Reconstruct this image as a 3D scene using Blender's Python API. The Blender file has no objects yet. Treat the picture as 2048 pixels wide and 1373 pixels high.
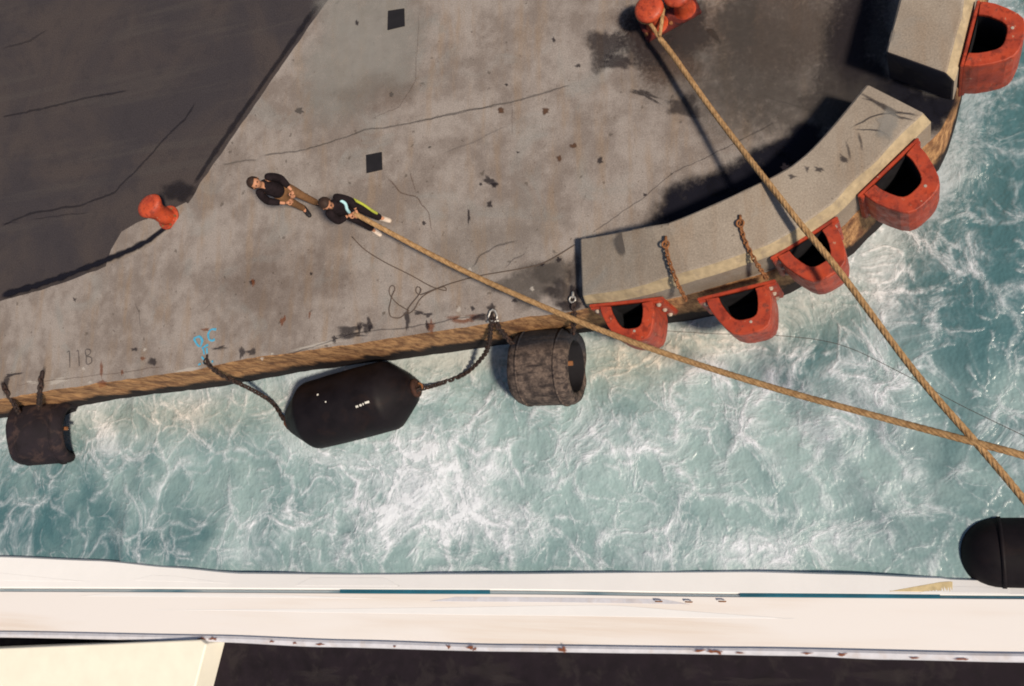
import bpy, bmesh, math, random
import numpy as np
from mathutils import Vector, Matrix, noise as mnoise
random.seed(7)
C = bpy.context.scene.collection
SC = bpy.context.scene

# ------------------------------------------------------------------ camera
IW, IH, FPX = 2048.0, 1373.0, 1950.0      # photo size and focal length in photo pixels
NAD = (1850.0, 1050.0)                    # where the plumb line below the camera meets the picture
HC = 15.75                                # lens height above the quay
d = Vector((NAD[0]-IW/2, -(NAD[1]-IH/2), -FPX)).normalized()
UPC = -d
XC = Vector((1, 0, 0)); XC = (XC - XC.dot(d)*d).normalized()
YC = UPC.cross(XC)
ROT = Matrix((XC, YC, UPC))
cam_d = bpy.data.cameras.new('camera'); cam = bpy.data.objects.new('camera', cam_d); C.objects.link(cam)
cam.matrix_world = Matrix.Translation((0, 0, HC)) @ ROT.to_4x4()
cam_d.sensor_width = 36; cam_d.lens = 36*FPX/IW; cam_d.clip_end = 6000; cam_d.clip_start = 0.05
SC.camera = cam
def P(px, py, z=0.0):
    r = ROT @ Vector((px-IW/2, -(py-IH/2), -FPX))
    return Vector((0, 0, HC)) + r*((HC-z)/-r.z)

# ------------------------------------------------------------------ light
SUN_AZ, SUN_EL = math.radians(-27), math.radians(50)
w = bpy.data.worlds.new('World'); SC.world = w; w.use_nodes = True
nt = w.node_tree; nt.nodes.clear()
sky = nt.nodes.new('ShaderNodeTexSky'); sky.sky_type = 'NISHITA'; sky.sun_disc = False
sky.sun_elevation = SUN_EL; sky.sun_rotation = math.pi/2 - SUN_AZ
bg = nt.nodes.new('ShaderNodeBackground'); bg.inputs[1].default_value = 0.06
out = nt.nodes.new('ShaderNodeOutputWorld')
nt.links.new(sky.outputs[0], bg.inputs[0]); nt.links.new(bg.outputs[0], out.inputs[0])
sl = bpy.data.lights.new('sun', 'SUN'); sl.energy = 4.0; sl.angle = math.radians(5.5); sl.color = (1.0, 0.87, 0.70)
so = bpy.data.objects.new('sun', sl); C.objects.link(so)
sd = Vector((math.cos(SUN_EL)*math.cos(SUN_AZ), math.cos(SUN_EL)*math.sin(SUN_AZ), math.sin(SUN_EL)))
so.rotation_euler = sd.to_track_quat('Z', 'Y').to_euler(); so.location = sd*40
SC.view_settings.view_transform = 'Standard'; SC.view_settings.look = 'None'
SC.view_settings.exposure = 0.12; SC.view_settings.gamma = 1.0; SC.view_settings.use_curve_mapping = False

SC.render.engine = 'CYCLES'; SC.cycles.max_bounces = 5; SC.cycles.diffuse_bounces = 2; SC.cycles.glossy_bounces = 2; SC.cycles.transparent_max_bounces = 12; SC.cycles.filter_width = 1.9

# ------------------------------------------------------------------ node helpers
class NB:
    def __init__(s, name, rough=0.8, metal=0.0, spec=0.3):
        s.m = bpy.data.materials.new(name); s.m.use_nodes = True
        s.t = s.m.node_tree; s.p = s.t.nodes['Principled BSDF']
        s.p.inputs['Roughness'].default_value = rough; s.p.inputs['Metallic'].default_value = metal
        s.p.inputs['Specular IOR Level'].default_value = spec
        s.o = s.t.nodes['Material Output']; s.dim = '3D'
    def n(s, typ, **k):
        x = s.t.nodes.new(typ)
        for a, b in k.items(): setattr(x, a, b)
        return x
    def l(s, a, b): s.t.links.new(a, b)
    def put(s, sock, v):
        if isinstance(v, (int, float, tuple)): sock.default_value = v if not (isinstance(v, tuple) and len(v) == 3 and sock.type == 'RGBA') else (*v, 1)
        else: s.l(v, sock)
    def pos(s): return s.n('ShaderNodeNewGeometry').outputs['Position']
    def obj(s): return s.n('ShaderNodeTexCoord').outputs['Object']
    def noise(s, v, scale, detail=5, rough=0.55, dist=0.0):
        x = s.n('ShaderNodeTexNoise'); x.noise_dimensions = s.dim; s.l(v, x.inputs['Vector'])
        x.inputs['Scale'].default_value = scale; x.inputs['Detail'].default_value = detail
        x.inputs['Roughness'].default_value = rough; x.inputs['Distortion'].default_value = dist
        return x
    def math(s, op, a, b=None, c=None):
        x = s.n('ShaderNodeMath', operation=op)
        s.put(x.inputs[0], a)
        if b is not None: s.put(x.inputs[1], b)
        if c is not None: s.put(x.inputs[2], c)
        return x.outputs[0]
    def rng(s, v, a, b, c=0.0, e=1.0, smooth=True):
        x = s.n('ShaderNodeMapRange'); x.interpolation_type = 'SMOOTHSTEP' if smooth else 'LINEAR'
        s.put(x.inputs[0], v)
        for i, q in enumerate((a, b, c, e)): s.put(x.inputs[i+1], q)
        return x.outputs[0]
    def mix(s, f, a, b, mode='MIX'):
        x = s.n('ShaderNodeMix', data_type='RGBA', blend_type=mode)
        s.put(x.inputs[0], f); s.put(x.inputs[6], a); s.put(x.inputs[7], b)
        return x.outputs[2]
    def scale(s, v, xyz):
        x = s.n('ShaderNodeMapping'); s.l(v, x.inputs[0]); x.inputs['Scale'].default_value = xyz
        return x.outputs[0]
    def attr(s, name): return s.n('ShaderNodeAttribute', attribute_name=name).outputs['Fac']
    def col(s, c): s.put(s.p.inputs['Base Color'], c)
    def bump(s, h, strength=0.3, dist=0.02):
        x = s.n('ShaderNodeBump'); x.inputs['Strength'].default_value = strength; x.inputs['Distance'].default_value = dist
        s.l(h, x.inputs['Height']); s.l(x.outputs[0], s.p.inputs['Normal'])

def mat_concrete(name, a=(0.305, 0.268, 0.246), b=(0.200, 0.167, 0.149), grain=1.0, dim='2D'):
    m = NB(name, 0.92, spec=0.15); m.dim = dim; v = m.pos()
    n1 = m.noise(v, 0.55, 6, 0.6).outputs[0]; n2 = m.noise(v, 2.6, 6, 0.65).outputs[0]
    st = m.noise(m.scale(v, (3.2, 0.5, 1)), 1.0, 6, 0.6).outputs[0]
    n3 = m.noise(v, 38, 3, 0.7).outputs[0]
    f = m.math('ADD', m.math('MULTIPLY', n1, 0.55), m.math('MULTIPLY', n2, 0.45))
    c = m.mix(m.rng(f, 0.38, 0.63), b, a)
    c = m.mix(m.rng(st, 0.48, 0.74, 0, 0.5), c, (0.26, 0.185, 0.125))
    c = m.mix(m.rng(m.noise(v, 0.9, 4, 0.6, 0.6).outputs[0], 0.55, 0.75, 0, 0.45), c, (0.245, 0.245, 0.235))
    g = m.rng(n3, 0.25, 0.75, 1-0.24*grain, 1+0.24*grain, False)
    c = m.mix(1.0, c, g, 'MULTIPLY')
    sp = m.rng(m.noise(v, 5.5, 2, 0.5).outputs[0], 0.735, 0.80, 0, 0.6)
    c = m.mix(sp, c, (0.075, 0.062, 0.052))
    sp2 = m.rng(m.noise(m.scale(v, (1, 1, 1.0)), 13, 2, 0.5).outputs[0], 0.74, 0.80, 0, 0.6)
    c = m.mix(sp2, c, (0.11, 0.075, 0.05))
    m.col(c); m.bump(m.math('ADD', n2, m.math('MULTIPLY', n3, 0.4)), 0.35, 0.02)
    return m.m
def mat_flat(name, c, rough=0.6, metal=0.0, var=0.25, scale=6.0, dirt=None, dirt_amt=0.5, spec=0.3, bump=0.15, coord='pos'):
    m = NB(name, rough, metal, spec); v = m.pos() if coord == 'pos' else m.obj()
    n = m.noise(v, scale, 7, 0.62).outputs[0]
    k = m.rng(n, 0.3, 0.7, 1-var, 1+var, False)
    cc = m.mix(1.0, c, k, 'MULTIPLY')
    if dirt: cc = m.mix(m.rng(m.noise(v, scale*0.7, 6, 0.65, 0.5).outputs[0], 0.5, 0.66, 0, dirt_amt), cc, dirt)
    m.col(cc); m.bump(n, bump, 0.02)
    r = m.rng(n, 0.3, 0.7, max(0.05, rough-0.12), min(1, rough+0.12), False); m.l(r, m.p.inputs['Roughness'])
    return m.m
def mat_decal(name, c, scale=14.0, thr=(0.30, 0.62)):
    m = NB(name, 0.9, spec=0.15); m.dim = '2D'; v = m.pos()
    n = m.noise(v, scale, 4, 0.65).outputs[0]
    a = m.attr('fade')
    al = m.rng(m.math('MULTIPLY', a, m.math('ADD', 0.35, m.math('MULTIPLY', n, 1.3))), 0.12, 0.95)
    al = m.math('MULTIPLY', al, m.attr('dens'))
    tr = m.n('ShaderNodeBsdfTransparent'); mx = m.n('ShaderNodeMixShader')
    m.col(m.mix(n, c, tuple(x*0.65 for x in c)))
    m.l(al, mx.inputs[0]); m.l(tr.outputs[0], mx.inputs[1]); m.l(m.p.outputs[0], mx.inputs[2]); m.l(mx.outputs[0], m.o.inputs[0])
    return m.m

M = {}
M['concrete'] = mat_concrete('quay_concrete')
M['block'] = mat_concrete('block_concrete', (0.335, 0.285, 0.235), (0.27, 0.225, 0.183), 1.2, '3D')
M['asphalt'] = None
def mk_asphalt():
    m = NB('asphalt', 0.92, spec=0.2); m.dim = '2D'; v = m.pos()
    n1 = m.noise(v, 0.35, 5, 0.65, 0.4).outputs[0]; n2 = m.noise(v, 2.2, 6, 0.7).outputs[0]; n3 = m.noise(v, 40, 3, 0.75).outputs[0]
    c = m.mix(m.rng(n1, 0.35, 0.65), (0.044, 0.038, 0.043), (0.062, 0.050, 0.049))
    c = m.mix(m.rng(n2, 0.5, 0.72, 0, 0.35), c, (0.032, 0.028, 0.033))
    tw = m.noise(m.scale(v, (0.16, 2.4, 1)), 1.0, 4, 0.6).outputs[0]
    c = m.mix(m.rng(tw, 0.52, 0.7, 0, 0.35), c, (0.072, 0.063, 0.060))
    c = m.mix(1.0, c, m.rng(n3, 0.22, 0.78, 0.55, 1.45, False), 'MULTIPLY')
    m.col(c); m.bump(n3, 0.4, 0.012); return m.m
M['asphalt'] = mk_asphalt()
def mk_wall():
    m = NB('quay_wall_stone', 0.85, spec=0.2); v = m.pos()
    sx = m.n('ShaderNodeSeparateXYZ'); m.l(v, sx.inputs[0])
    n = m.noise(m.scale(v, (2.2, 2.2, 0.8)), 4.0, 6, 0.75).outputs[0]
    n2 = m.noise(m.scale(v, (1.6, 1.6, 0.8)), 1.3, 5, 0.65).outputs[0]
    c = m.mix(m.rng(n, 0.36, 0.64), (0.20, 0.095, 0.047), (0.55, 0.30, 0.135))
    c = m.mix(m.rng(n2, 0.52, 0.7, 0, 0.8), c, (0.10, 0.042, 0.025))
    wet = m.rng(m.math('ADD', sx.outputs[2], m.math('MULTIPLY', m.math('SUBTRACT', n2, 0.5), 1.2)), -1.0, -1.35)
    c = m.mix(wet, c, (0.016, 0.011, 0.012))      # tide band: wet, weed-covered stone
    m.col(c); m.bump(n, 0.5, 0.03); return m.m
M['wall'] = mk_wall()
def mk_orange(name, c1, c2, sc):
    m = NB(name, 0.45, spec=0.4); v = m.pos()
    n = m.noise(v, sc, 6, 0.65).outputs[0]; n2 = m.noise(v, sc*2.3, 5, 0.7, 0.3).outputs[0]; n3 = m.noise(m.scale(v, (1, 1, 0.25)), sc*3, 4, 0.65).outputs[0]
    c = m.mix(m.rng(n, 0.35, 0.65), c2, c1)
    c = m.mix(m.rng(n3, 0.50, 0.66, 0, 0.65), c, tuple(x*0.45 for x in c2))
    c = m.mix(m.rng(n2, 0.58, 0.68, 0, 0.65), c, (0.085, 0.03, 0.022))
    c = m.mix(m.rng(m.noise(v, sc*4, 3, 0.6).outputs[0], 0.66, 0.72, 0, 0.8), c, (0.42, 0.27, 0.18))
    m.col(c); m.bump(n2, 0.25, 0.015); m.l(m.rng(n2, 0.3, 0.7, 0.3, 0.7, False), m.p.inputs['Roughness']); return m.m
M['orange'] = mk_orange('orange_paint', (0.43, 0.056, 0.020), (0.29, 0.036, 0.017), 2.6)
M['bollard'] = mk_orange('bollard_paint', (0.52, 0.076, 0.026), (0.37, 0.05, 0.022), 5.0)
M['darkbase'] = mat_flat('dark_red_base', (0.12, 0.022, 0.018), 0.6, var=0.4, scale=8, dirt=(0.02, 0.012, 0.014), dirt_amt=0.8)  # dark red, mottled nearly black
M['bolt'] = mat_flat('galvanised_bolt', (0.42, 0.36, 0.30), 0.6, 0.2, var=0.2)
M['inner'] = mat_flat('black_rubber_and_shade', (0.012, 0.011, 0.014), 0.8, var=0.3)  # dark rubber bore; also paints shade in fender hollows and square recesses
M['rubber'] = mat_flat('black_rubber', (0.008, 0.006, 0.008), 0.6, var=0.35, scale=2.5, dirt=(0.020, 0.011, 0.010), dirt_amt=0.5, spec=0.16)
def mk_worn():
    m = NB('worn_rubber', 0.85, spec=0.2); v = m.obj()
    gr = m.noise(m.scale(v, (0.7, 4.5, 4.5)), 2.0, 5, 0.65).outputs[0]; mo = m.noise(v, 5, 7, 0.72).outputs[0]; fi = m.noise(v, 22, 4, 0.7).outputs[0]
    sx = m.n('ShaderNodeSeparateXYZ'); m.l(v, sx.inputs[0])
    c = m.mix(m.rng(mo, 0.36, 0.66), (0.038, 0.030, 0.029), (0.165, 0.122, 0.10))
    c = m.mix(m.rng(gr, 0.5, 0.64, 0, 0.85), c, (0.02, 0.016, 0.018))
    up = m.rng(m.math('ADD', sx.outputs[1], m.math('MULTIPLY', m.math('SUBTRACT', mo, 0.5), 0.5)), 0.18, 0.42)
    c = m.mix(m.math('MULTIPLY', up, 0.85), c, (0.018, 0.022, 0.032))     # blackened where it rubs the wall
    c = m.mix(1.0, c, m.rng(fi, 0.25, 0.75, 0.6, 1.4, False), 'MULTIPLY')
    m.col(c); m.bump(m.math('ADD', gr, m.math('MULTIPLY', fi, 0.3)), 0.7, 0.04); return m.m
M['worn'] = mk_worn()
M['oldrub'] = mat_flat('old_rubber', (0.016, 0.012, 0.016), 0.8, var=0.4, scale=3.0, dirt=(0.10, 0.06, 0.05), dirt_amt=0.4, spec=0.2, bump=0.4)
M['rust'] = mat_flat('rust', (0.24, 0.10, 0.040), 0.85, 0.0, var=0.5, scale=16, dirt=(0.07, 0.03, 0.02), dirt_amt=0.7)
M['chain'] = mat_flat('dark_chain_steel', (0.035, 0.024, 0.022), 0.75, 0.2, var=0.5, scale=16, dirt=(0.13, 0.05, 0.025), dirt_amt=0.4)
M['darkrust'] = mat_flat('dark_rust', (0.045, 0.02, 0.014), 0.85, var=0.5, scale=14, dirt=(0.14, 0.045, 0.025), dirt_amt=0.5)
M['steel'] = mat_flat('bright_shackle_steel', (0.5, 0.48, 0.45), 0.45, 0.5, var=0.3, scale=20)
def mk_rope():
    m = NB('manila_rope', 0.9, spec=0.15); v = m.pos()
    n = m.noise(v, 14, 5, 0.7).outputs[0]
    c = m.mix(m.rng(n, 0.3, 0.7), (0.26, 0.145, 0.065), (0.50, 0.31, 0.15))
    c = m.mix(m.rng(m.noise(v, 0.8, 3, 0.5).outputs[0], 0.55, 0.7, 0, 0.4), c, (0.15, 0.095, 0.05))
    m.col(c); m.bump(n, 0.5, 0.01); return m.m
M['rope'] = mk_rope()
M['line'] = mat_flat('thin_dark_line', (0.10, 0.07, 0.055), 0.9)
M['blue'] = mat_flat('blue_spray_paint', (0.07, 0.36, 0.56), 0.8, var=0.25, scale=22, dirt=(0.2, 0.26, 0.28), dirt_amt=0.4)
M['greymark'] = mat_decal('faded_grey_paint', (0.085, 0.07, 0.07), 10)
M['whitemark'] = mat_flat('white_stencil', (0.7, 0.68, 0.62), 0.7)
M['d_dark'] = mat_decal('stain_dark', (0.030, 0.024, 0.030))
M['d_brown'] = mat_decal('stain_brown', (0.13, 0.07, 0.045))
M['d_rust'] = mat_decal('stain_rust', (0.26, 0.085, 0.035))
M['d_grey'] = mat_decal('stain_grey', (0.115, 0.10, 0.092), 7)
M['d_pale'] = mat_decal('patch_pale', (0.37, 0.355, 0.33), 5)
M['d_white'] = mat_decal('stain_white', (0.72, 0.66, 0.6), 18)
M['d_crack_shade'] = mat_decal('crack_and_shade_black', (0.010, 0.010, 0.018), 4)  # yard cracks, step strips, and shade painted on the slab
M['hull'] = mat_flat('white_ship_paint', (0.90, 0.89, 0.89), 0.5, var=0.02, scale=1.2, spec=0.4, bump=0.03)
def mk_bul():
    m = NB('cream_ship_paint', 0.55, spec=0.35); v = m.pos()
    n = m.noise(m.scale(v, (0.25, 7, 7)), 1.6, 6, 0.6).outputs[0]
    c = m.mix(m.rng(n, 0.35, 0.65), (0.82, 0.73, 0.66), (0.87, 0.81, 0.76))
    n2 = m.noise(m.scale(v, (0.16, 1.0, 1.0)), 1.0, 3, 0.5).outputs[0]
    c = m.mix(m.rng(n2, 0.38, 0.58), c, (0.90, 0.86, 0.84))
    m.col(c); return m.m
M['bulwark'] = mk_bul()
M['rim'] = mat_flat('rim_paint', (0.66, 0.66, 0.72), 0.55, var=0.12, scale=4, dirt=(0.55, 0.42, 0.33), dirt_amt=0.25)
def mk_cyan():
    m = NB('blue_stripe_paint', 0.5, spec=0.3); v = m.pos()
    n = m.noise(m.scale(v, (0.22, 0.5, 0.5)), 1.3, 3, 0.6).outputs[0]
    m.col(m.mix(m.rng(n, 0.34, 0.5), (0.05, 0.26, 0.36), (0.62, 0.72, 0.74))); return m.m
M['cyan'] = mk_cyan()
M['deck'] = mat_flat('dark_deck_tone', (0.014, 0.010, 0.014), 0.85, var=0.35, scale=3.0, dirt=(0.045, 0.038, 0.036), dirt_amt=0.3, spec=0.15)  # near-black deck tone with paler mottling
M['cream'] = mat_flat('cream_locker_paint', (0.90, 0.85, 0.72), 0.5, var=0.04, scale=2.0)
M['skin'] = mat_flat('skin', (0.50, 0.235, 0.135), 0.6, var=0.1, scale=20, bump=0.02)
M['hair'] = mat_flat('dark_hair', (0.035, 0.018, 0.012), 0.7, var=0.3, scale=40)
M['black'] = mat_flat('black_cloth', (0.016, 0.011, 0.013), 0.92, var=0.35, scale=12, spec=0.1, bump=1.0)
M['tan'] = mat_flat('brown_cloth', (0.20, 0.105, 0.052), 0.92, var=0.2, scale=12, spec=0.1, bump=1.0)
M['shoe'] = mat_flat('dark_shoe', (0.018, 0.016, 0.018), 0.6)
M['whiteshoe'] = mat_flat('white_shoe', (0.68, 0.56, 0.46), 0.7)
M['lime'] = mat_flat('lime_stripe_cloth', (0.42, 0.46, 0.06), 0.8)
M['pale'] = mat_flat('pale_blue_stripe_cloth', (0.38, 0.62, 0.66), 0.8)
M['violet'] = mat_flat('violet_stripe_cloth', (0.22, 0.15, 0.5), 0.8)

# ------------------------------------------------------------------ mesh helpers
def tag(o, label=None, cat=None, group=None, kind=None):
    if label: o['label'] = label
    if cat: o['category'] = cat
    if group: o['group'] = group
    if kind: o['kind'] = kind
    return o
def link(name, me, mat=None, parent=None):
    o = bpy.data.objects.new(name, me); C.objects.link(o)
    if mat is not None and me is not None:
        if len(me.materials) == 0: me.materials.append(mat)
    if parent: o.parent = parent; 
    return o
def obj(name, bm, mat, parent=None, smooth=False):
    bmesh.ops.recalc_face_normals(bm, faces=bm.faces)
    me = bpy.data.meshes.new(name); bm.to_mesh(me); bm.free()
    if smooth:
        for p in me.polygons: p.use_smooth = True
    return link(name, me, mat, parent)
def empty(name, loc=(0, 0, 0), rz=0.0):
    o = bpy.data.objects.new(name, None); C.objects.link(o); o.location = loc; o.rotation_euler = (0, 0, rz)
    o.empty_display_size = 0.2
    return o
def add_box(bm, c, s, mat=None, bevel=0.0):
    r = bmesh.ops.create_cube(bm, size=1.0)
    T = Matrix.Translation(c) @ (mat.to_4x4() if mat else Matrix.Identity(4)) @ Matrix.Diagonal((*s, 1))
    bmesh.ops.transform(bm, matrix=T, verts=r['verts'])
    if bevel:
        es = list({e for v in r['verts'] for e in v.link_edges})
        bmesh.ops.bevel(bm, geom=es, offset=bevel, segments=2, affect='EDGES', clamp_overlap=True)
def add_tube(bm, pts, rad, seg=10, cap=True, closed=False):
    pts = [Vector(p) for p in pts]; n = len(pts); rings = []
    up = Vector((0, 0, 1)); prev = None
    for i, p in enumerate(pts):
        if closed: t = (pts[(i+1) % n]-pts[i-1])
        else: t = pts[min(i+1, n-1)]-pts[max(i-1, 0)]
        t.normalize()
        if prev is None:
            a = t.cross(up)
            if a.length < 1e-3: a = t.cross(Vector((1, 0, 0)))
        else: a = prev - prev.dot(t)*t
        a.normalize(); prev = a; b = t.cross(a)
        r = rad[i] if isinstance(rad, (list, tuple)) else rad
        rings.append([bm.verts.new(p + r*(math.cos(q)*a+math.sin(q)*b)) for q in [2*math.pi*k/seg for k in range(seg)]])
    for i in range(n if closed else n-1):
        A, B = rings[i], rings[(i+1) % n]
        for k in range(seg): bm.faces.new((A[k], A[(k+1) % seg], B[(k+1) % seg], B[k]))
    if cap and not closed:
        bm.faces.new(rings[0][::-1]); bm.faces.new(rings[-1])
def add_lathe(bm, prof, seg=32, mat=None, closed=False):
    """prof: list of (axial, radius); axis = local X"""
    rings = []
    for a, r in prof:
        if r < 1e-5: rings.append([bm.verts.new((a, 0, 0))])
        else: rings.append([bm.verts.new((a, r*math.cos(q), r*math.sin(q))) for q in [2*math.pi*k/seg for k in range(seg)]])
    N = len(rings)
    for i in range(N if closed else N-1):
        A, B = rings[i], rings[(i+1) % N]
        for k in range(seg):
            k2 = (k+1) % seg
            f = [A[k % len(A)], A[k2 % len(A)], B[k2 % len(B)], B[k % len(B)]]
            u = []
            for v in f:
                if v not in u: u.append(v)
            if len(u) > 2: bm.faces.new(u)
    if mat: bmesh.ops.transform(bm, matrix=mat, verts=[v for r in rings for v in r])
def spline(pts, n=12):
    pts = [Vector(p) for p in pts]; o = []
    for i in range(len(pts)-1):
        p0 = pts[max(i-1, 0)]; p1 = pts[i]; p2 = pts[i+1]; p3 = pts[min(i+2, len(pts)-1)]
        for k in range(n):
            t = k/n
            o.append(0.5*((2*p1)+(p2-p0)*t+(2*p0-5*p1+4*p2-p3)*t*t+(3*p1-p0-3*p2+p3)*t**3))
    o.append(pts[-1]); return o
def resample(pts, step):
    o = [pts[0].copy()]; acc = 0.0
    for a, b in zip(pts, pts[1:]):
        L = (b-a).length
        if L < 1e-6: continue
        s = step-acc
        while s < L: o.append(a.lerp(b, s/L)); s += step
        acc = L-(s-step)
    o.append(pts[-1].copy()); return o
def frame(x, z=Vector((0, 0, 1))):
    x = x.normalized(); y = z.cross(x).normalized(); z2 = x.cross(y)
    return Matrix((x, y, z2)).transposed()

# ------------------------------------------------------------------ water
WZ = -1.82
# seaward edge of the quay, left to right
left_edge = [P(*p) for p in [(0, 799), (90, 783), (250, 760), (411, 735), (550, 710), (721, 686), (841, 668), (975, 648), (1060, 635), (1150, 622)]]
dirL = (left_edge[0]-left_edge[4]).normalized()
FZ = dict(a=0.74, b=0.42, c=0.74, d=0.78, e=0.80)
FZ['a'] = 0.30
plates = [((1178, 607), (1326, 591), FZ['a']), ((1393, 594), (1550, 556), FZ['b']), ((1538, 513), (1672, 430), FZ['c']), ((1712, 389), (1832, 273), FZ['d']), ((1917, 132), (1951, 0), FZ['e'])]
PL = [(P(*a, z), P(*b, z)) for a, b, z in plates]
def flat(v, z=0.0): return Vector((v.x, v.y, z))
face = [flat(PL[0][0]), flat(PL[0][1]), flat(PL[2][0]), flat(PL[2][1]), flat(PL[3][0]), flat(PL[3][1])]
gap = [flat(P(1888, 250)), ]
face2 = [flat(PL[4][0]), flat(PL[4][1])]
f2d = (face2[1]-face2[0]).normalized()
tail = [face2[1]+f2d*1.5, face2[1]+f2d*3.2+Vector((-0.25, 0, 0)), face2[1]+f2d*6+Vector((-1.5, 0, 0)), face2[1]+Vector((-5, 11, 0)), face2[1]+Vector((-14, 17, 0)), face2[1]+Vector((-40, 22, 0))]
sea = [left_edge[0]+dirL*60, left_edge[0]+dirL*10] + left_edge + spline(face+gap+face2+tail, 6)
def mk_water_mat():
    m = NB('harbour_water', 0.22, spec=0.4); m.dim = '2D'; v = m.pos()
    sep = m.n('ShaderNodeSeparateXYZ'); m.l(v, sep.inputs[0])
    flat = m.n('ShaderNodeCombineXYZ'); m.l(sep.outputs[0], flat.inputs[0]); m.l(sep.outputs[1], flat.inputs[1]); v = flat.outputs[0]
    def warp(vec, sc, amt, det=4):
        nn = m.noise(vec, sc, det, 0.6)
        s = m.n('ShaderNodeVectorMath', operation='SUBTRACT'); m.l(nn.outputs['Color'], s.inputs[0]); s.inputs[1].default_value = (0.5, 0.5, 0.5)
        k = m.n('ShaderNodeVectorMath', operation='SCALE'); m.l(s.outputs[0], k.inputs[0]); k.inputs['Scale'].default_value = amt
        a = m.n('ShaderNodeVectorMath', operation='ADD'); m.l(vec, a.inputs[0]); m.l(k.outputs[0], a.inputs[1]); return a.outputs[0]
    w1 = warp(v, 0.8, 0.9, 1); w2 = warp(w1, 2.6, 0.26, 4)
    fo = m.attr('foam'); mi = m.attr('milk'); tn = m.attr('tan')
    def vor(vec, sc):
        x = m.n('ShaderNodeTexVoronoi', feature='DISTANCE_TO_EDGE', voronoi_dimensions='2D'); m.l(vec, x.inputs['Vector']); x.inputs['Scale'].default_value = sc
        return x.outputs['Distance']
    patch = m.noise(v, 0.5, 3, 0.6).outputs[0]; patch2 = m.noise(v, 1.2, 4, 0.6).outputs[0]; patch3 = m.noise(v, 2.4, 3, 0.6).outputs[0]
    tex = m.noise(w1, 7.0, 5, 0.72).outputs[0]
    d1 = vor(w2, 0.72); d2 = vor(w2, 1.7); d3 = vor(w2, 3.6)
    def ln(d_, wd, pw): return m.math('POWER', m.rng(d_, 0.0, wd, 1.0, 0.0, False), pw)
    l1 = m.math('MULTIPLY', ln(d1, 0.07, 1.1), m.rng(patch2, 0.32, 0.52))
    h1 = m.math('MULTIPLY', m.rng(d1, 0.0, 0.30, 1.0, 0.0), m.rng(patch2, 0.42, 0.62))
    l2 = m.math('MULTIPLY', ln(d2, 0.09, 1.1), m.rng(patch3, 0.38, 0.57))
    l3 = m.math('MULTIPLY', ln(d3, 0.13, 1.2), m.rng(patch2, 0.44, 0.62))
    lace = m.math('MAXIMUM', m.math('MULTIPLY', l1, 0.82), m.math('MAXIMUM', m.math('MULTIPLY', l2, 0.64), m.math('MULTIPLY', l3, 0.34)))
    lace = m.math('MULTIPLY', lace, m.rng(tex, 0.34, 0.60, 0.5, 1.15))
    amt = m.rng(m.math('ADD', fo, m.math('MULTIPLY', m.math('SUBTRACT', patch, 0.5), 0.7)), 0.0, 1.0, 0.34, 1.15, False)
    cl = m.math('ADD', m.math('MULTIPLY', tex, 0.55), m.math('ADD', m.math('MULTIPLY', patch3, 0.6), m.math('MULTIPLY', fo, 0.45)))
    cloud = m.math('ADD', m.rng(cl, 0.72, 1.25, 0, 0.62), m.math('MULTIPLY', h1, m.rng(tex, 0.34, 0.66, 0.06, 0.30)))
    foam = m.math('ADD', m.math('MULTIPLY', lace, amt), m.math('MULTIPLY', cloud, m.rng(fo, 0, 1, 0.15, 1.0, False)))
    big = m.noise(w1, 0.62, 5, 0.68, 0.5).outputs[0]
    soft = m.rng(m.math('ADD', big, m.math('MULTIPLY', fo, 0.22)), 0.57, 0.86, 0.0, 0.66)
    ws = m.math('MULTIPLY', m.rng(m.math('ADD', m.attr('wash'), m.math('MULTIPLY', m.math('SUBTRACT', tex, 0.5), 1.1)), 0.18, 0.95), 0.62)
    foam = m.math('ADD', foam, m.math('MULTIPLY', soft, m.rng(tex, 0.25, 0.7, 0.6, 1.0)))
    foam = m.math('MAXIMUM', foam, ws)
    foam = m.rng(foam, 0.0, 1.1, 0.0, 0.92, False)
    ml = m.rng(m.math('ADD', mi, m.math('MULTIPLY', m.math('SUBTRACT', m.noise(w1, 0.9, 4, 0.5).outputs[0], 0.5), 1.1)), 0.0, 1.0)
    base = m.mix(ml, (0.066, 0.150, 0.170), (0.305, 0.42, 0.425))
    base = m.mix(m.math('MULTIPLY', tn, 0.42), base, (0.27, 0.26, 0.195))
    fc = m.mix(tn, (0.72, 0.76, 0.83), (0.68, 0.62, 0.53))
    m.col(m.mix(foam, base, fc))
    m.l(m.rng(foam, 0, 0.6, 0.18, 0.85), m.p.inputs['Roughness'])
    hgt = m.math('ADD', m.math('MULTIPLY', patch2, 1.0), m.math('MULTIPLY', foam, 0.25))
    m.bump(hgt, 0.6, 0.16)
    return m.m
def axis(a, b, step, far):
    mid = np.arange(a, b+1e-6, step); lo = a-np.geomspace(0.5, far, 14)[::-1]; hi = b+np.geomspace(0.5, far, 14)
    return np.concatenate([lo, mid, hi])
xs = axis(-17, 7, 0.09, 1800); ys = axis(-4, 15, 0.09, 1800)
GX, GY = np.meshgrid(xs, ys)
def blobs(lst):
    a = np.zeros_like(GX)
    for px, py, rx, ry, v in lst:
        c = P(px, py, WZ); sx = rx*0.0088; sy = ry*0.0088
        a += v*np.exp(-(((GX-c.x)/sx)**2+((GY-c.y)/sy)**2))
    return a
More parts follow.
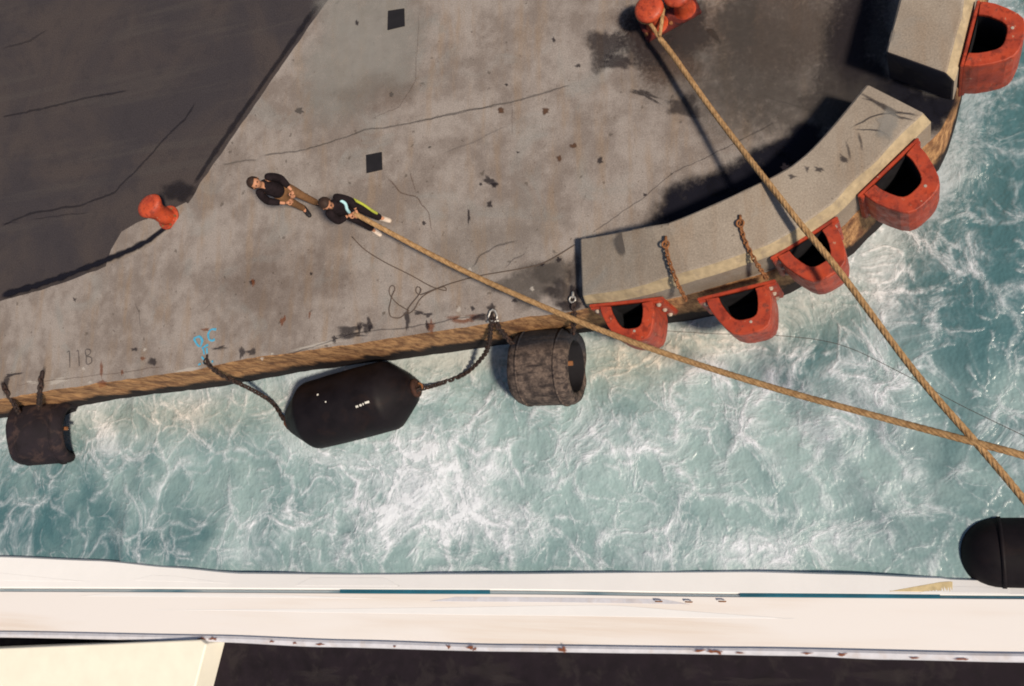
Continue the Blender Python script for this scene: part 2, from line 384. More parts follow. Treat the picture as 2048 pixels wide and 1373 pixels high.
foamA = np.clip(0.28 + blobs([(860, 985, 190, 130, .65), (700, 960, 260, 90, .25), (300, 880, 170, 80, .35), (620, 1060, 190, 80, .35), (1000, 1060, 220, 90, .25),
    (1250, 900, 200, 110, .3), (1500, 850, 260, 120, .25), (1720, 770, 110, 60, .45), (1400, 1090, 140, 50, .45), (1650, 1060, 160, 60, .25), (1330, 740, 200, 60, .4), (1480, 690, 140, 45, .35), (1780, 580, 130, 120, .3), (1950, 500, 80, 80, .3), (210, 880, 60, 70, .4), (960, 800, 150, 60, .35),
    (100, 1060, 240, 110, -.25), (2000, 250, 100, 200, -.25), (1750, 950, 200, 60, -.2), (1480, 930, 100, 60, -.15)]), 0, 1)
milkA = np.clip(0.55 + blobs([(900, 930, 700, 200, .22), (1300, 920, 400, 160, .15), (1600, 940, 330, 130, .12), (80, 1050, 330, 140, -.45), (330, 1100, 200, 70, -.2), (2020, 250, 190, 280, -.65), (1880, 470, 150, 170, -.38), (1800, 650, 200, 90, -.15), (1560, 700, 70, 40, -.3), (2050, 640, 100, 110, -.2), (2000, 960, 150, 100, -.12)]), 0, 1)
tanA = np.clip(blobs([(350, 830, 420, 60, .7), (900, 720, 200, 55, .75), (1250, 730, 130, 60, .9), (1400, 680, 200, 50, .75), (1620, 600, 150, 60, .6), (1780, 480, 90, 70, .4), (1900, 320, 40, 100, .2)]), 0, 1)
dq = np.full(GX.shape, 99.0)
for q in resample([flat(p) for p in sea[1:]], 0.3):
    if q.y < 14: dq = np.minimum(dq, np.hypot(GX-q.x, GY-q.y))
lump = 0.5+0.5*np.sin(GX*1.3+2*np.sin(GY*0.9))*np.sin(GX*0.55-1.1)
washA = np.clip(np.exp(-(dq/0.75)**2)*(0.45+0.55*lump), 0, 1)
for cpx, cpy, rr in [(700, 815, 1.75), (1100, 740, 1.25), (95, 870, 1.2)]:
    c = P(cpx, cpy, WZ); washA = np.maximum(washA, 0.75*np.exp(-((np.hypot((GX-c.x)*(.62 if rr > 1.5 else 1), GY-c.y)-rr*.62)/0.30)**2)*(0.35+0.65*np.roll(lump, 9, 1)))
foamA = np.clip(foamA+0.30*washA, 0, 1)
hz = np.zeros_like(GX)
for (k, ang, amp, ph) in [(1.1, .3, .03, 0), (1.9, 1.4, .022, 1), (2.7, 2.3, .016, 2), (4.1, .9, .010, 3), (5.3, 2.9, .008, 4)]:
    hz += amp*np.sin(k*(GX*math.cos(ang)+GY*math.sin(ang))+ph+0.8*np.sin(0.7*GX-0.5*GY+ph))
near = (GX > -17) & (GX < 7) & (GY > -4) & (GY < 15)
vz = WZ + np.where(near, hz, 0)
nx_, ny_ = len(xs), len(ys)
verts = np.stack([GX.ravel(), GY.ravel(), vz.ravel()], 1)
idx = np.arange(nx_*ny_).reshape(ny_, nx_)
quads = np.stack([idx[:-1, :-1].ravel(), idx[:-1, 1:].ravel(), idx[1:, 1:].ravel(), idx[1:, :-1].ravel()], 1)
me = bpy.data.meshes.new('water'); me.from_pydata(verts.tolist(), [], quads.tolist())
for nm, arr in (('foam', foamA), ('milk', milkA), ('tan', tanA), ('wash', washA)):
    at = me.attributes.new(nm, 'FLOAT', 'POINT'); at.data.foreach_set('value', arr.ravel().astype(np.float32))
me.polygons.foreach_set('use_smooth', [True]*len(me.polygons))
water = tag(link('water', me, mk_water_mat()), 'turquoise harbour water churned into white foam', kind='structure')

# ------------------------------------------------------------------ quay
def jitter_edge(pts):
    p = resample(pts, 0.18); o = []
    for i, q in enumerate(p):
        t = (p[min(i+1, len(p)-1)]-p[max(i-1, 0)]).normalized(); n = Vector((t.y, -t.x, 0))
        j = mnoise.noise(q*1.7)*0.03 + mnoise.noise(q*6)*0.018
        o.append((q+n*j, n))
    return o
sea_j = jitter_edge(sea)
step_px = [(655, 0), (560, 137), (470, 268), (400, 369), (357, 436), (338, 463), (310, 486), (270, 508), (215, 532), (150, 557), (80, 581), (0, 603)]
step = [P(*p) for p in step_px]
s_up = (step[0]-step[3]).normalized(); s_lf = (step[-1]-step[-2]).normalized()
step = [step[0]+s_up*60] + step + [step[-1]+s_lf*6+Vector((0, -.25, 0)), left_edge[0]+dirL*60+Vector((0, 4.2, 0))]
step = [step[0]] + [q+Vector((mnoise.noise(q*3.1)*.03+mnoise.noise(q*11)*.012, mnoise.noise(q*2.7+Vector((9, 0, 0)))*.03, 0)) for q in resample(step[1:-1], 0.12)] + [step[-1]]
bm = bmesh.new()
ring = [q for q, n in sea_j] + [sea_j[-1][0]+Vector((0, 40, 0))] + step
vs = [bm.verts.new((q.x, q.y, 0)) for q in ring]
es = [bm.edges.new((vs[i], vs[(i+1) % len(vs)])) for i in range(len(vs))]
bmesh.ops.triangle_fill(bm, use_beauty=True, use_dissolve=False, edges=es, normal=(0, 0, 1))
n0 = len(sea_j)+1
for i in range(len(step)-1):     # riser of the step down to the yard
    a, b = vs[n0+i], vs[n0+i+1]
    c_, d_ = bm.verts.new((b.co.x, b.co.y, -0.3)), bm.verts.new((a.co.x, a.co.y, -0.3)); bm.faces.new((a, b, c_, d_))
quay = tag(obj('quay_apron', bm, M['concrete']), 'weathered concrete quay apron with cracks and stains', kind='structure')
for q in [[(777, 23), (809, 18), (810, 53), (776, 61)], [(733, 311), (764, 305), (765, 340), (734, 347)]]:  # black plates stand in for the dark inside of square recesses
    b2 = bmesh.new(); lo = [b2.verts.new(P(*p)) for p in q]; hi = [b2.verts.new(P(*p)+Vector((0, 0, .022))) for p in q]
    b2.faces.new(hi)
    for i in range(4): b2.faces.new((lo[i], lo[(i+1) % 4], hi[(i+1) % 4], hi[i]))
    obj('square_recess_dark', b2, M['inner'], quay)
# wall face
bm = bmesh.new(); rows = [0, -0.06, -0.25, -0.5, -0.8, -1.1, -1.45, -1.8, -2.3, -4.5]; prevc = None
for q, n in sea_j:
    col = []
    for z in rows:
        k = 0 if z == 0 else (mnoise.noise(Vector((q.x*0.8, q.y*0.8, z*2.5)))*0.02+mnoise.noise(Vector((q.x*6, q.y*6, z*6)))*0.008+0.01)
        col.append(bm.verts.new((q.x+n.x*k, q.y+n.y*k, z)))
    if prevc:
        for r in range(len(rows)-1): bm.faces.new((prevc[r], prevc[r+1], col[r+1], col[r]))
    prevc = col
tag(obj('quay_wall', bm, M['wall']), 'rough orange brown quay wall face dropping into the water', kind='structure')
# yard
bm = bmesh.new()
und = [p+Vector((0.25, -0.12, 0)) for p in step]
far = [Vector((und[-1].x, 90, 0)), Vector((und[0].x, 90, 0))]
yv = [bm.verts.new((p.x, p.y, -0.2)) for p in und+far]
ye = [bm.edges.new((yv[i], yv[(i+1) % len(yv)])) for i in range(len(yv))]
bmesh.ops.triangle_fill(bm, use_beauty=True, use_dissolve=False, edges=ye, normal=(0, 0, 1))
yard = tag(obj('asphalt_yard', bm, M['asphalt']), 'dark cracked asphalt yard behind the quay apron', kind='structure')
# pad under the left bollard
pad_px = [(212, 531), (222, 500), (243, 464), (275, 445), (300, 436), (322, 424), (352, 415), (372, 405), (385, 415), (362, 450), (342, 474), (312, 497), (270, 518), (216, 540)]
bm = bmesh.new(); pv = [bm.verts.new(P(x, y, -0.17)) for x, y in pad_px]
f = bm.faces.new(pv); r = bmesh.ops.extrude_face_region(bm, geom=[f])
bmesh.ops.translate(bm, verts=[g for g in r['geom'] if isinstance(g, bmesh.types.BMVert)], vec=(0, 0, -0.06))
pad = tag(obj('bollard_plinth', bm, M['concrete']), 'small pale concrete pad at the foot of the left orange bollard', 'plinth')

# ------------------------------------------------------------------ stains, cracks, painted shade (thin films on the concrete)
dz = [0.0030]
def decal_mesh(name, rings_pts, fades, dens, mat, parent):
    bm = bmesh.new(); L = [[bm.verts.new(p) for p in r] for r in rings_pts]
    for a, b in zip(L, L[1:]):
        n = len(a)
        for k in range(n): 
            if len(a) == 1: break
            bm.faces.new((a[k], a[(k+1) % n], b[(k+1) % n], b[k]))
    c = bm.verts.new(sum((Vector(p) for p in rings_pts[0]), Vector())/len(rings_pts[0]))
    n = len(L[0])
    for k in range(n): bm.faces.new((c, L[0][k], L[0][(k+1) % n]))
    for fc in bm.faces:
        if fc.normal.z < 0: fc.normal_flip()
    me = bpy.data.meshes.new(name); bm.to_mesh(me); bm.free()
    fl = [f for r, f in zip(rings_pts, fades) for _ in r] + [1.0]
    for nm, arr in (('fade', fl), ('dens', [dens]*len(fl))):
        at = me.attributes.new(nm, 'FLOAT', 'POINT'); at.data.foreach_set('value', arr)
    return link(name, me, M[mat], parent)
def stain(px, py, rx, ry, mat='d_dark', dens=0.8, rot=0.0, z=0.0, parent=None, irr=0.3, name='stain'):
    dz[0] += 0.00012
    n = 36; sd_ = random.random()*50; R = [[], [], [], [], []]; ca, sa = math.cos(rot), math.sin(rot)
    for k in range(n):
        t = 2*math.pi*k/n; q = 1+irr*mnoise.noise(Vector((math.cos(t)*1.4+sd_, math.sin(t)*1.4, sd_)))*2
        for i, s in enumerate((0.25, 0.5, 0.75, 1.0, 1.3)):
            x, y = rx*q*s*math.cos(t), ry*q*s*math.sin(t)
            p = P(px+ca*x-sa*y, py+sa*x+ca*y, z); p.z += dz[0]; R[i].append(p)
    return decal_mesh(name, R, [1.0, 0.93, 0.68, 0.32, 0.0], dens, mat, parent or quay)
def crack(pts, width=1.6, mat='d_dark', dens=0.7, z=0.0, parent=None, wob=2.5, name='crack'):
    dz[0] += 0.00012; dens *= 0.55 if parent is None else (0.62 if parent is yard and name == 'crack' else 1); wob *= 1.5
    P3 = resample([P(x, y, z) for x, y in pts], 0.06)
    bm = bmesh.new(); rows_ = []; sd_ = random.random()*90
    for i, p in enumerate(P3):
        t = (P3[min(i+1, len(P3)-1)]-P3[max(i-1, 0)]).normalized(); n = Vector((-t.y, t.x, 0))
        o = mnoise.noise(Vector((i*0.13, sd_, 0)))*wob*0.0085+mnoise.noise(Vector((i*0.5, sd_, 3)))*wob*0.004
        wd = width*0.0085*0.5*(0.55+0.9*abs(mnoise.noise(Vector((i*0.21, sd_, 9))))+0.3)
        p = p+n*o; p.z += dz[0]
        rows_.append([bm.verts.new(p-n*wd*1.6), bm.verts.new(p-n*wd*.5), bm.verts.new(p+n*wd*.5), bm.verts.new(p+n*wd*1.6)])
    for a, b in zip(rows_, rows_[1:]):
        for k in range(3): bm.faces.new((a[k], a[k+1], b[k+1], b[k]))
    for fc in bm.faces:
        fc.normal_update()
        if fc.normal.z < 0: fc.normal_flip()
    me = bpy.data.meshes.new(name); bm.to_mesh(me); bm.free(); N = len(rows_)
    fl = []
    for i in range(N):
        e = min(1, i/4, (N-1-i)/4); fl += [0.15*e, 1.0*e, 1.0*e, 0.15*e]
    for nm, arr in (('fade', fl), ('dens', [dens]*len(fl))):
        at = me.attributes.new(nm, 'FLOAT', 'POINT'); at.data.foreach_set('value', arr)
    return link(name, me, M[mat], parent or quay)
# broad pale, brown, grey and dark tones laid over the slab
stain(730, 100, 130, 150, 'd_pale', 0.55); stain(1000, 470, 190, 90, 'd_pale', 0.12); stain(1560, 60, 190, 110, 'd_brown', 0.4); stain(1690, 130, 70, 150, 'd_dark', 0.7, 0.15)
stain(1330, 90, 110, 90, 'd_brown', 0.6); stain(1290, 80, 60, 60, 'd_dark', 0.55); stain(1380, 60, 50, 60, 'd_dark', 0.6); stain(1215, 90, 30, 45, 'd_dark', 0.6, irr=.5); stain(1232, 125, 30, 16, 'd_dark', 0.6, irr=.5)
stain(1500, 200, 150, 90, 'd_grey', 0.25); stain(1370, 215, 40, 24, 'd_dark', 0.55); stain(1480, 30, 40, 60, 'd_grey', 0.5); stain(1660, 220, 60, 50, 'd_dark', 0.5); stain(1290, 190, 34, 8, 'd_dark', .6, .4, irr=.5)
stain(1060, 570, 80, 40, 'd_grey', 0.55); stain(1110, 545, 40, 30, 'd_grey', 0.6); stain(1125, 585, 40, 25, 'd_dark', 0.45); stain(1150, 560, 12, 60, 'd_dark', 0.4); stain(1140, 612, 26, 12, 'd_dark', .7)
stain(560, 560, 160, 70, 'd_brown', 0.14); stain(760, 190, 90, 40, 'd_brown', 0.15)
stain(1790, 195, 75, 42, 'd_crack_shade', .95, .35, irr=.2, name='shade_patch'); stain(1862, 225, 50, 36, 'd_crack_shade', .95, .3, irr=.2, name='shade_patch'); stain(1890, 205, 28, 34, 'd_crack_shade', .9, .3, irr=.2, name='shade_patch'); stain(1735, 175, 60, 60, 'd_crack_shade', .9, 0, irr=.2, name='shade_patch')  # black patches paint shade onto the gap floor between the blocks
stain(1600, 120, 180, 190, 'd_grey', .42, .1, irr=.2); stain(1450, 130, 200, 130, 'd_grey', .25, irr=.2); stain(1720, 60, 80, 130, 'd_dark', .6, irr=.2)  # stain wash that also paints in the dimming of the top right corner
# black patches painting the block's cast shade along its landward foot
stain(1408, 402, 118, 58, 'd_crack_shade', 1.0, -0.42, irr=.12, name='shade_patch'); stain(1525, 338, 120, 46, 'd_crack_shade', 1.0, -0.42, irr=.15, name='shade_patch'); stain(1600, 290, 60, 40, 'd_crack_shade', 1.0, -0.5, irr=.2, name='shade_patch')
for a in [(980, 362, 13, 7, .5), (990, 370, 7, 6, 0), (980, 410, 6, 7, 0), (1201, 322, 7, 7, 0), (1036, 305, 4, 2, 0), (962, 369, 4, 3, 0), (1108, 80, 4, 5, 0), (1013, 170, 4, 3, 0), (714, 46, 4, 5, 0), (938, 432, 3, 16, 0), (1157, 132, 6, 4, 0),
          (848, 446, 4, 4, 0), (623, 548, 3, 4, 0), (1290, 390, 4, 3, 0), (505, 565, 5, 5, 0), (150, 600, 4, 4, 0), (946, 617, 5, 5, 0), (1028, 602, 5, 5, 0), (1085, 530, 4, 4, 0), (1118, 520, 5, 5, 0)]:
    stain(*a[:4], 'd_dark', 0.65, a[4], irr=.4)
for a in [(600, 222, 8, 6), (1119, 318, 5, 7), (1147, 293, 7, 5), (1092, 222, 9, 7), (1002, 222, 7, 7), (1240, 490, 2, 2), (860, 295, 3, 3), (783, 190, 4, 5)]:
    stain(*a, 'd_grey' if a[0] < 1000 else 'd_brown', 0.85, irr=.35)
for a in [(565, 643, 4, 9), (507, 565, 4, 8), (570, 637, 3, 6), (204, 740, 3, 22), (287, 718, 5, 4), (205, 768, 10, 8), (245, 745, 3, 6), (862, 655, 7, 14), (412, 660, 8, 3), (930, 640, 30, 10), (620, 630, 2, 8)]:
    stain(*a, 'd_rust', 0.55, irr=.4)
for a in [(118, 763, 22, 6, -.25), (65, 765, 12, 4, 0), (168, 738, 4, 4, 0), (180, 765, 5, 4, 0), (940, 540, 5, 4, 0), (1037, 593, 6, 4, 0), (918, 620, 5, 8, 0), (930, 636, 12, 5, 0), (525, 718, 4, 3, 0), (545, 708, 4, 3, 0), (380, 740, 25, 4, -.15), (1065, 578, 4, 5, 0), (640, 690, 60, 4, -.2), (290, 700, 4, 4, 0)]:
    stain(*a[:4], 'd_white', 0.55, a[4], irr=.4)
for a in [(700, 660, 22, 8), (735, 655, 14, 10), (740, 648, 5, 14), (720, 655, 4, 14), (670, 678, 6, 7), (815, 640, 5, 22), (858, 630, 8, 5), (840, 626, 14, 4), (855, 650, 5, 10), (985, 618, 9, 10), (960, 635, 22, 7), (505, 705, 10, 7), (484, 705, 5, 12), (310, 725, 9, 9), (270, 700, 6, 4), (85, 765, 7, 26), (12, 772, 9, 14), (1145, 590, 10, 20), (700, 672, 30, 5), (25, 750, 20, 3), (440, 697, 16, 3)]:
    stain(*a, 'd_dark', 0.6, random.uniform(-.2, .2), irr=.5)
crack([(520, 312), (600, 302), (660, 285), (730, 262), (820, 248), (920, 225), (1000, 210), (1070, 192), (1150, 170)], 3.2, 'd_grey', .8); crack([(820, 248), (920, 227), (1000, 212)], 2, 'd_dark', .5)
crack([(440, 330), (520, 318)], 4, 'd_grey', .6)
crack([(770, 350), (800, 385), (835, 395), (860, 425), (865, 470)], 2.2, 'd_brown', .7); crack([(835, 395), (830, 370), (815, 335)], 1.6, 'd_brown', .6); crack([(1024, 200), (1024, 280)], 1.4, 'd_brown', .5)
crack([(733, 345), (728, 380)], 2, 'd_rust', .5); crack([(1180, 470), (1280, 400), (1350, 345), (1450, 300), (1560, 240)], 1.8, 'd_dark', .6); crack([(940, 545), (960, 515), (1000, 495), (1040, 480)], 3.2, 'd_dark', .55, wob=6); crack([(1000, 540), (1060, 505)], 2.5, 'd_dark', .5, wob=6)
crack([(560, 715), (640, 690), (700, 668), (760, 662), (830, 655), (900, 640), (980, 630)], 2.4, 'd_dark', .65); crack([(460, 700), (420, 695)], 2, 'd_dark', .5); crack([(268, 600), (278, 625), (283, 660)], 2.2, 'd_dark', .6); crack([(30, 772), (160, 755), (330, 735)], 1.6, 'd_brown', .6)
crack([(400, 630), (430, 600)], 1.6, 'd_grey', .5); crack([(840, 20), (832, 160), (800, 215), (742, 238)], 2.4, 'd_brown', .35); crack([(1020, 250), (950, 285), (880, 310)], 3, 'd_grey', .35); crack([(1520, 190), (1600, 215), (1700, 250)], 3, 'd_grey', .3)
YK = dict(z=-0.2, parent=yard, mat='d_crack_shade')
crack([(0, 236), (80, 220), (180, 195), (260, 182)], 5, dens=.55, **YK); crack([(0, 100), (60, 82), (100, 60)], 5, dens=.4, **YK); crack([(0, 455), (60, 428), (160, 412), (230, 385), (270, 345), (320, 290), (370, 240), (395, 200)], 5, dens=.6, **YK); crack([(60, 440), (180, 425)], 3, dens=.4, **YK); crack([(40, 445), (0, 450)], 3, dens=.4, **YK)
crack([(640, 5), (550, 135), (455, 270), (388, 370)], 12, dens=.5, wob=1, z=-.2, parent=yard, mat='d_crack_shade', name='step_strip')  # dark strip along the straight step edge
crack([(352, 434), (331, 457), (303, 479), (264, 500), (208, 523), (146, 547), (76, 571), (0, 593)], 13, dens=.95, wob=1, z=-.165, parent=pad, mat='d_crack_shade', name='step_strip')  # dark strip along the curved step edge
stain(355, 385, 38, 22, 'd_crack_shade', .5, z=-.2, parent=yard)  # soft black blotch beside the left bollard

# ------------------------------------------------------------------ painted marks
def strokes(name, piece, lines, width, mat, z0, label, cat):
    base = P(*lines[0][0][0]); root = empty(name, base); tag(root, label, cat)
    for glyph in lines:
        bm = bmesh.new()
        for ln in glyph:
            pts = resample(spline([P(x, y) for x, y in ln], 5), 0.035); R_ = []
            for i, p in enumerate(pts):
                t = (pts[min(i+1, len(pts)-1)]-pts[max(i-1, 0)]).normalized(); n = Vector((-t.y, t.x, 0))
                wd = width*(0.85+0.4*mnoise.noise(p*9)); p = p-base
                R_.append((bm.verts.new(p+n*wd+Vector((0, 0, z0))), bm.verts.new(p-n*wd+Vector((0, 0, z0)))))
            for a, b in zip(R_, R_[1:]): bm.faces.new((a[0], b[0], b[1], a[1]))
            z0 += 0.0006
        for fc in bm.faces:
            fc.normal_update()
            if fc.normal.z < 0: fc.normal_flip()
        me = bpy.data.meshes.new(piece); bm.to_mesh(me); bm.free()
        if mat.startswith('grey'):
            for nm, v in (('fade', 0.85), ('dens', 0.62)):
                at = me.attributes.new(nm, 'FLOAT', 'POINT'); at.data.foreach_set('value', [v]*len(me.vertices))
        link(piece, me, M[mat], root)
strokes('painted_letters', 'letter', [[[(389, 678), (396, 690), (402, 694), (405, 687), (406, 681), (400, 674), (389, 678)]], [[(434, 660), (424, 660), (418, 669), (420, 680), (427, 682), (431, 679)]]], 0.028, 'blue', 0.024, 'blue sprayed letters D and C on the concrete near the edge', 'lettering')
strokes('painted_mark', 'paint_blotch', [[[(405, 698), (418, 690)]], [[(408, 699), (410, 710)]], [[(415, 697), (416, 708)]], [[(405, 714), (410, 722), (408, 728)]], [[(398, 731), (403, 728)]], [[(426, 722), (427, 726)]]], 0.026, 'blue', 0.024, 'blotchy blue paint mark just below the blue letters beside the chain', 'paint mark')
strokes('painted_number', 'digit', [[[(136, 706), (140, 704), (141, 736)]], [[(155, 704), (158, 702), (160, 733)]], [[(174, 713), (172, 701), (181, 700), (182, 708), (175, 713), (184, 716), (184, 726), (175, 729), (174, 713)]]], 0.014, 'greymark', 0.022, 'faded dark number 118 on the concrete above the left edge', 'lettering')

# ------------------------------------------------------------------ parapet blocks
BH = 0.92
def BHs(x): t = min(1, max(0, (x-1165)/170)); return 0.30+(BH-0.30)*t*t*(3-2*t)
M['end_shade'] = mat_flat('shaded_end_concrete', (0.03, 0.026, 0.034), 0.9, var=0.4, scale=4, dirt=(0.10, 0.08, 0.06), dirt_amt=0.3)  # shade of the second block's end face, painted as dark concrete
M['chamfer'] = mat_flat('worn_sunlit_concrete', (0.40, 0.315, 0.20), 0.9, var=0.25, scale=7, dirt=(0.25, 0.2, 0.15), dirt_amt=0.6)  # chamfer wear, lightened to paint in the sun falling on it
def block(name, inner_px, outer_face, label, end_mat=0):
    """inner_px: landward top edge in picture order; outer_face: seaward face line on the ground"""
    inner = resample(spline([P(x, y, BHs(x)) for x, y in inner_px], 6), 0.3); outer = resample(spline(outer_face, 6), 0.3)
    n = 40
    def at(c, t):
        L = [0]
        for a, b in zip(c, c[1:]): L.append(L[-1]+(b-a).length)
        s = t*L[-1]
        for i in range(len(c)-1):
            if s <= L[i+1]+1e-9: return c[i].lerp(c[i+1], (s-L[i])/max(1e-9, L[i+1]-L[i]))
        return c[-1]
    def inner_h(t): return at(inner, t).z
    bm = bmesh.new(); R_ = []
    for k in range(n+1):
        t = k/n; a, b = flat(at(inner, t)), flat(at(outer, t)); v = (b-a); u = v.normalized()
        j = mnoise.noise(Vector((a.x*2, a.y*2, 5)))*0.02
        ch = 0.13+0.03*mnoise.noise(b*2.3)
        hh = inner_h(t)
        prof = [(a-u*0.0, 0.001), (a-u*0.01, hh-0.03), (a+u*(0.02+j*.5), hh), (a+v*0.35, hh+0.004), (a+v*0.7, hh+0.002), (b-u*(ch+0.03), hh), (b-u*ch, hh-0.012), (b-u*(0.02+j), hh-0.17), (b-u*(0.0+j*.5), hh-0.2), (b-u*0.005, 0.001)]
        R_.append([bm.verts.new((p.x, p.y, z)) for p, z in prof])
    for A, B in zip(R_, R_[1:]):
        for k in range(len(A)-1): bm.faces.new((A[k], A[k+1], B[k+1], B[k])).material_index = 1 if k in (6, 7) else 0
    for e, flip in ((R_[0], 0), (R_[-1], 1)): bm.faces.new(e if flip else e[::-1]).material_index = end_mat
    o = obj(name, bm, M['block']); o.data.materials.append(M['chamfer']); o.data.materials.append(M['end_shade'])
    bv = o.modifiers.new('bevel', 'BEVEL'); bv.width = 0.045; bv.segments = 2; bv.limit_method = 'ANGLE'; bv.angle_limit = math.radians(50)
    return tag(o, label, 'parapet block', 'concrete blocks along the quay edge')
off_face = [p for p in face]
e1 = (face[1]-face[0]).normalized(); e2 = (face[-1]-face[-2]).normalized()
face_b1 = [face[0]-e1*0.12] + face[1:-1] + [face[-1]+e2*0.32]
b1 = block('parapet_block', [(1160, 478), (1300, 453), (1352, 441), (1500, 375), (1610, 312), (1735, 168)], face_b1, 'long curved concrete block carrying four orange fenders and two rusty chains')
face_b2 = [face2[0]-f2d*0.22, face2[1], face2[1]+f2d*1.4]
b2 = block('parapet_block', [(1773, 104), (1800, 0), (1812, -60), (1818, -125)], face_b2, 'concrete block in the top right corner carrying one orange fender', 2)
stain(1247, 486, 17, 24, 'd_grey', .85, .1, z=BHs(1247)+.03, parent=b1, irr=.12)
for a in [(1770, 215, 36, 5, .5), (1800, 235, 26, 3, .3), (1690, 320, 16, 5, .6), (1640, 340, 10, 5, .3), (1585, 355, 8, 4, .3), (1615, 340, 4, 6, 0), (1570, 335, 8, 6, 0)]:
    stain(*a[:4], 'd_dark', .6, a[4], z=BH+.006, parent=b1, irr=.5)
for q in [[(1850, 235), (1800, 225), (1745, 235), (1700, 255)], [(1690, 275), (1700, 310), (1705, 330)], [(1715, 255), (1725, 290), (1730, 310)], [(1700, 260), (1760, 262), (1785, 278)], [(1760, 205), (1715, 195)]]:
    crack(q, 2.6, 'd_dark', .6, z=BH+.006, parent=b1)
stain(1775, 250, 26, 30, 'd_pale', .5, z=BH+.006, parent=b1, irr=.3)

# ------------------------------------------------------------------ orange D fenders
def fender_loop(wd, dp, base=0.0):
    """outline from left foot, round the blunt nose, to right foot (t, n)"""
    half_ = [(-1.0, 0.0), (-1.0, 0.14), (-0.97, 0.30), (-0.86, 0.55), (-0.72, 0.78), (-0.58, 0.91), (-0.40, 0.975), (-0.2, 1.0)]
    return [(x*wd, base+y*dp) for x, y in half_+[(-x, y) for x, y in half_[::-1]]]
def make_fender(a, b, z, ht, label, nose=0.72, half=0.50, skew=0.0):
    mid = (a+b)/2; t = flat(b-a).normalized(); n = Vector((t.y, -t.x, 0)); L = (b-a).length
    root = empty('quay_fender', (mid.x, mid.y, z-ht)); tag(root, label, 'fender', 'orange fenders on the concrete blocks')
    B = Matrix(((t.x, n.x, 0), (t.y, n.y, 0), (0, 0, 1)))
    def W(x, y, zz): return B @ Vector((x, y, zz))
    # back plate
    bm = bmesh.new(); add_box(bm, W(0, 0.045, ht/2), (L, 0.05, ht), B, 0.012); obj('back_plate', bm, M['orange'], root)
    # flanges with gussets
    for s in (-1, 1):
        bm = bmesh.new(); add_box(bm, W(s*(L/2-0.11), 0.085, ht*0.5), (0.20, 0.045, ht*0.94), B, 0.01); fl = obj('flange', bm, M['orange'], root)
        for zz in (ht*0.88, ht*0.5, ht*0.14):
            bm = bmesh.new(); add_lathe(bm, [(0, 0.0), (0, 0.042), (0.03, 0.042), (0.035, 0.03), (0.05, 0.026), (0.05, 0)], 10, Matrix.Translation(W(s*(L/2-0.11), 0.105, zz)) @ frame(n).to_4x4()); obj('bolt', bm, M['bolt'], fl)
    # D shaped body: hollow, walls swelling slightly at the middle of its height
    outer = fender_loop(half, nose); inner = fender_loop(half*0.58, nose*0.62, base=0.02)
    bm = bmesh.new(); zs = [0.06, 0.10, ht*0.3, ht*0.55, ht*0.8, ht*0.96, ht]; grow = [0.93, 0.97, 1.0, 1.0, 1.0, 1.0, 0.985]
    def ringv(loop, zz, g): return [bm.verts.new(W(x*g+skew*y, 0.07+y*g, zz)) for x, y in loop]
    O = [ringv(outer, zz, g) for zz, g in zip(zs, grow)]
    I = [ringv(inner, zz, g) for zz, g in zip(zs, [1, 1, 1, 1, 1, 1.0, 1.02])]
    for S in (O, I):
        for A, Bq in zip(S, S[1:]):
            for k in range(len(A)-1): bm.faces.new((A[k], A[k+1], Bq[k+1], Bq[k]))
    for A, Bq in ((O[-1], I[-1]), (O[0], I[0])):
        for k in range(len(A)-1): bm.faces.new((A[k], A[k+1], Bq[k+1], Bq[k]))
    for A, Bq in ((0, -1),):
        for idx_ in (0, -1):
            for q in range(len(zs)-1): bm.faces.new((O[q][idx_], O[q+1][idx_], I[q+1][idx_], I[q][idx_]))
    body = obj('fender_body', bm, M['orange'], root, False)
    sm = body.modifiers.new('bevel', 'BEVEL'); sm.width = 0.012; sm.segments = 2; sm.limit_method = 'ANGLE'; sm.angle_limit = math.radians(50)
    # black sheet and floor that paint the shade inside the hollow
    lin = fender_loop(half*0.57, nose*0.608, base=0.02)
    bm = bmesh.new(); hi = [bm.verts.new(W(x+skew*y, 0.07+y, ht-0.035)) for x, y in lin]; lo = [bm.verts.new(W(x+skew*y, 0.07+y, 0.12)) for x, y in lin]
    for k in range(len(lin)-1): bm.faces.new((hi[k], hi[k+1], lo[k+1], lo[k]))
    bm.faces.new(lo); bm.faces.new((hi[0], lo[0], lo[-1], hi[-1])); obj('hollow_shade', bm, M['inner'], body)
    # drain holes / studs near the nose of the rim
    for x in (0.13,):
        bm = bmesh.new(); add_lathe(bm, [(0, 0), (0, 0.026), (0.012, 0.022), (0.012, 0)], 8, Matrix.Translation(W(x, nose*0.84, ht-0.004)) @ Matrix.Rotation(-math.pi/2, 4, 'Y')); obj('stud', bm, M['bolt'], body)
    return root
labs = ['orange fender nearest the open left end of the long concrete block', 'orange fender hanging lowest, between the two rusty chains', 'orange fender crossed by the steep mooring rope', 'large orange fender at the right end of the long concrete block', 'orange fender in the top right corner above the water']
hts = [1.1, 1.0, 1.1, 1.15, 1.15]
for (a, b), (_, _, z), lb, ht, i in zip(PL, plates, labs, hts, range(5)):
    make_fender(a, b, z, ht, lb, nose=[.66, .72, .70, .76, .70][i], half=[.46, .50, .48, .52, .51][i], skew=[.18, .15, .05, -.02, .0][i])

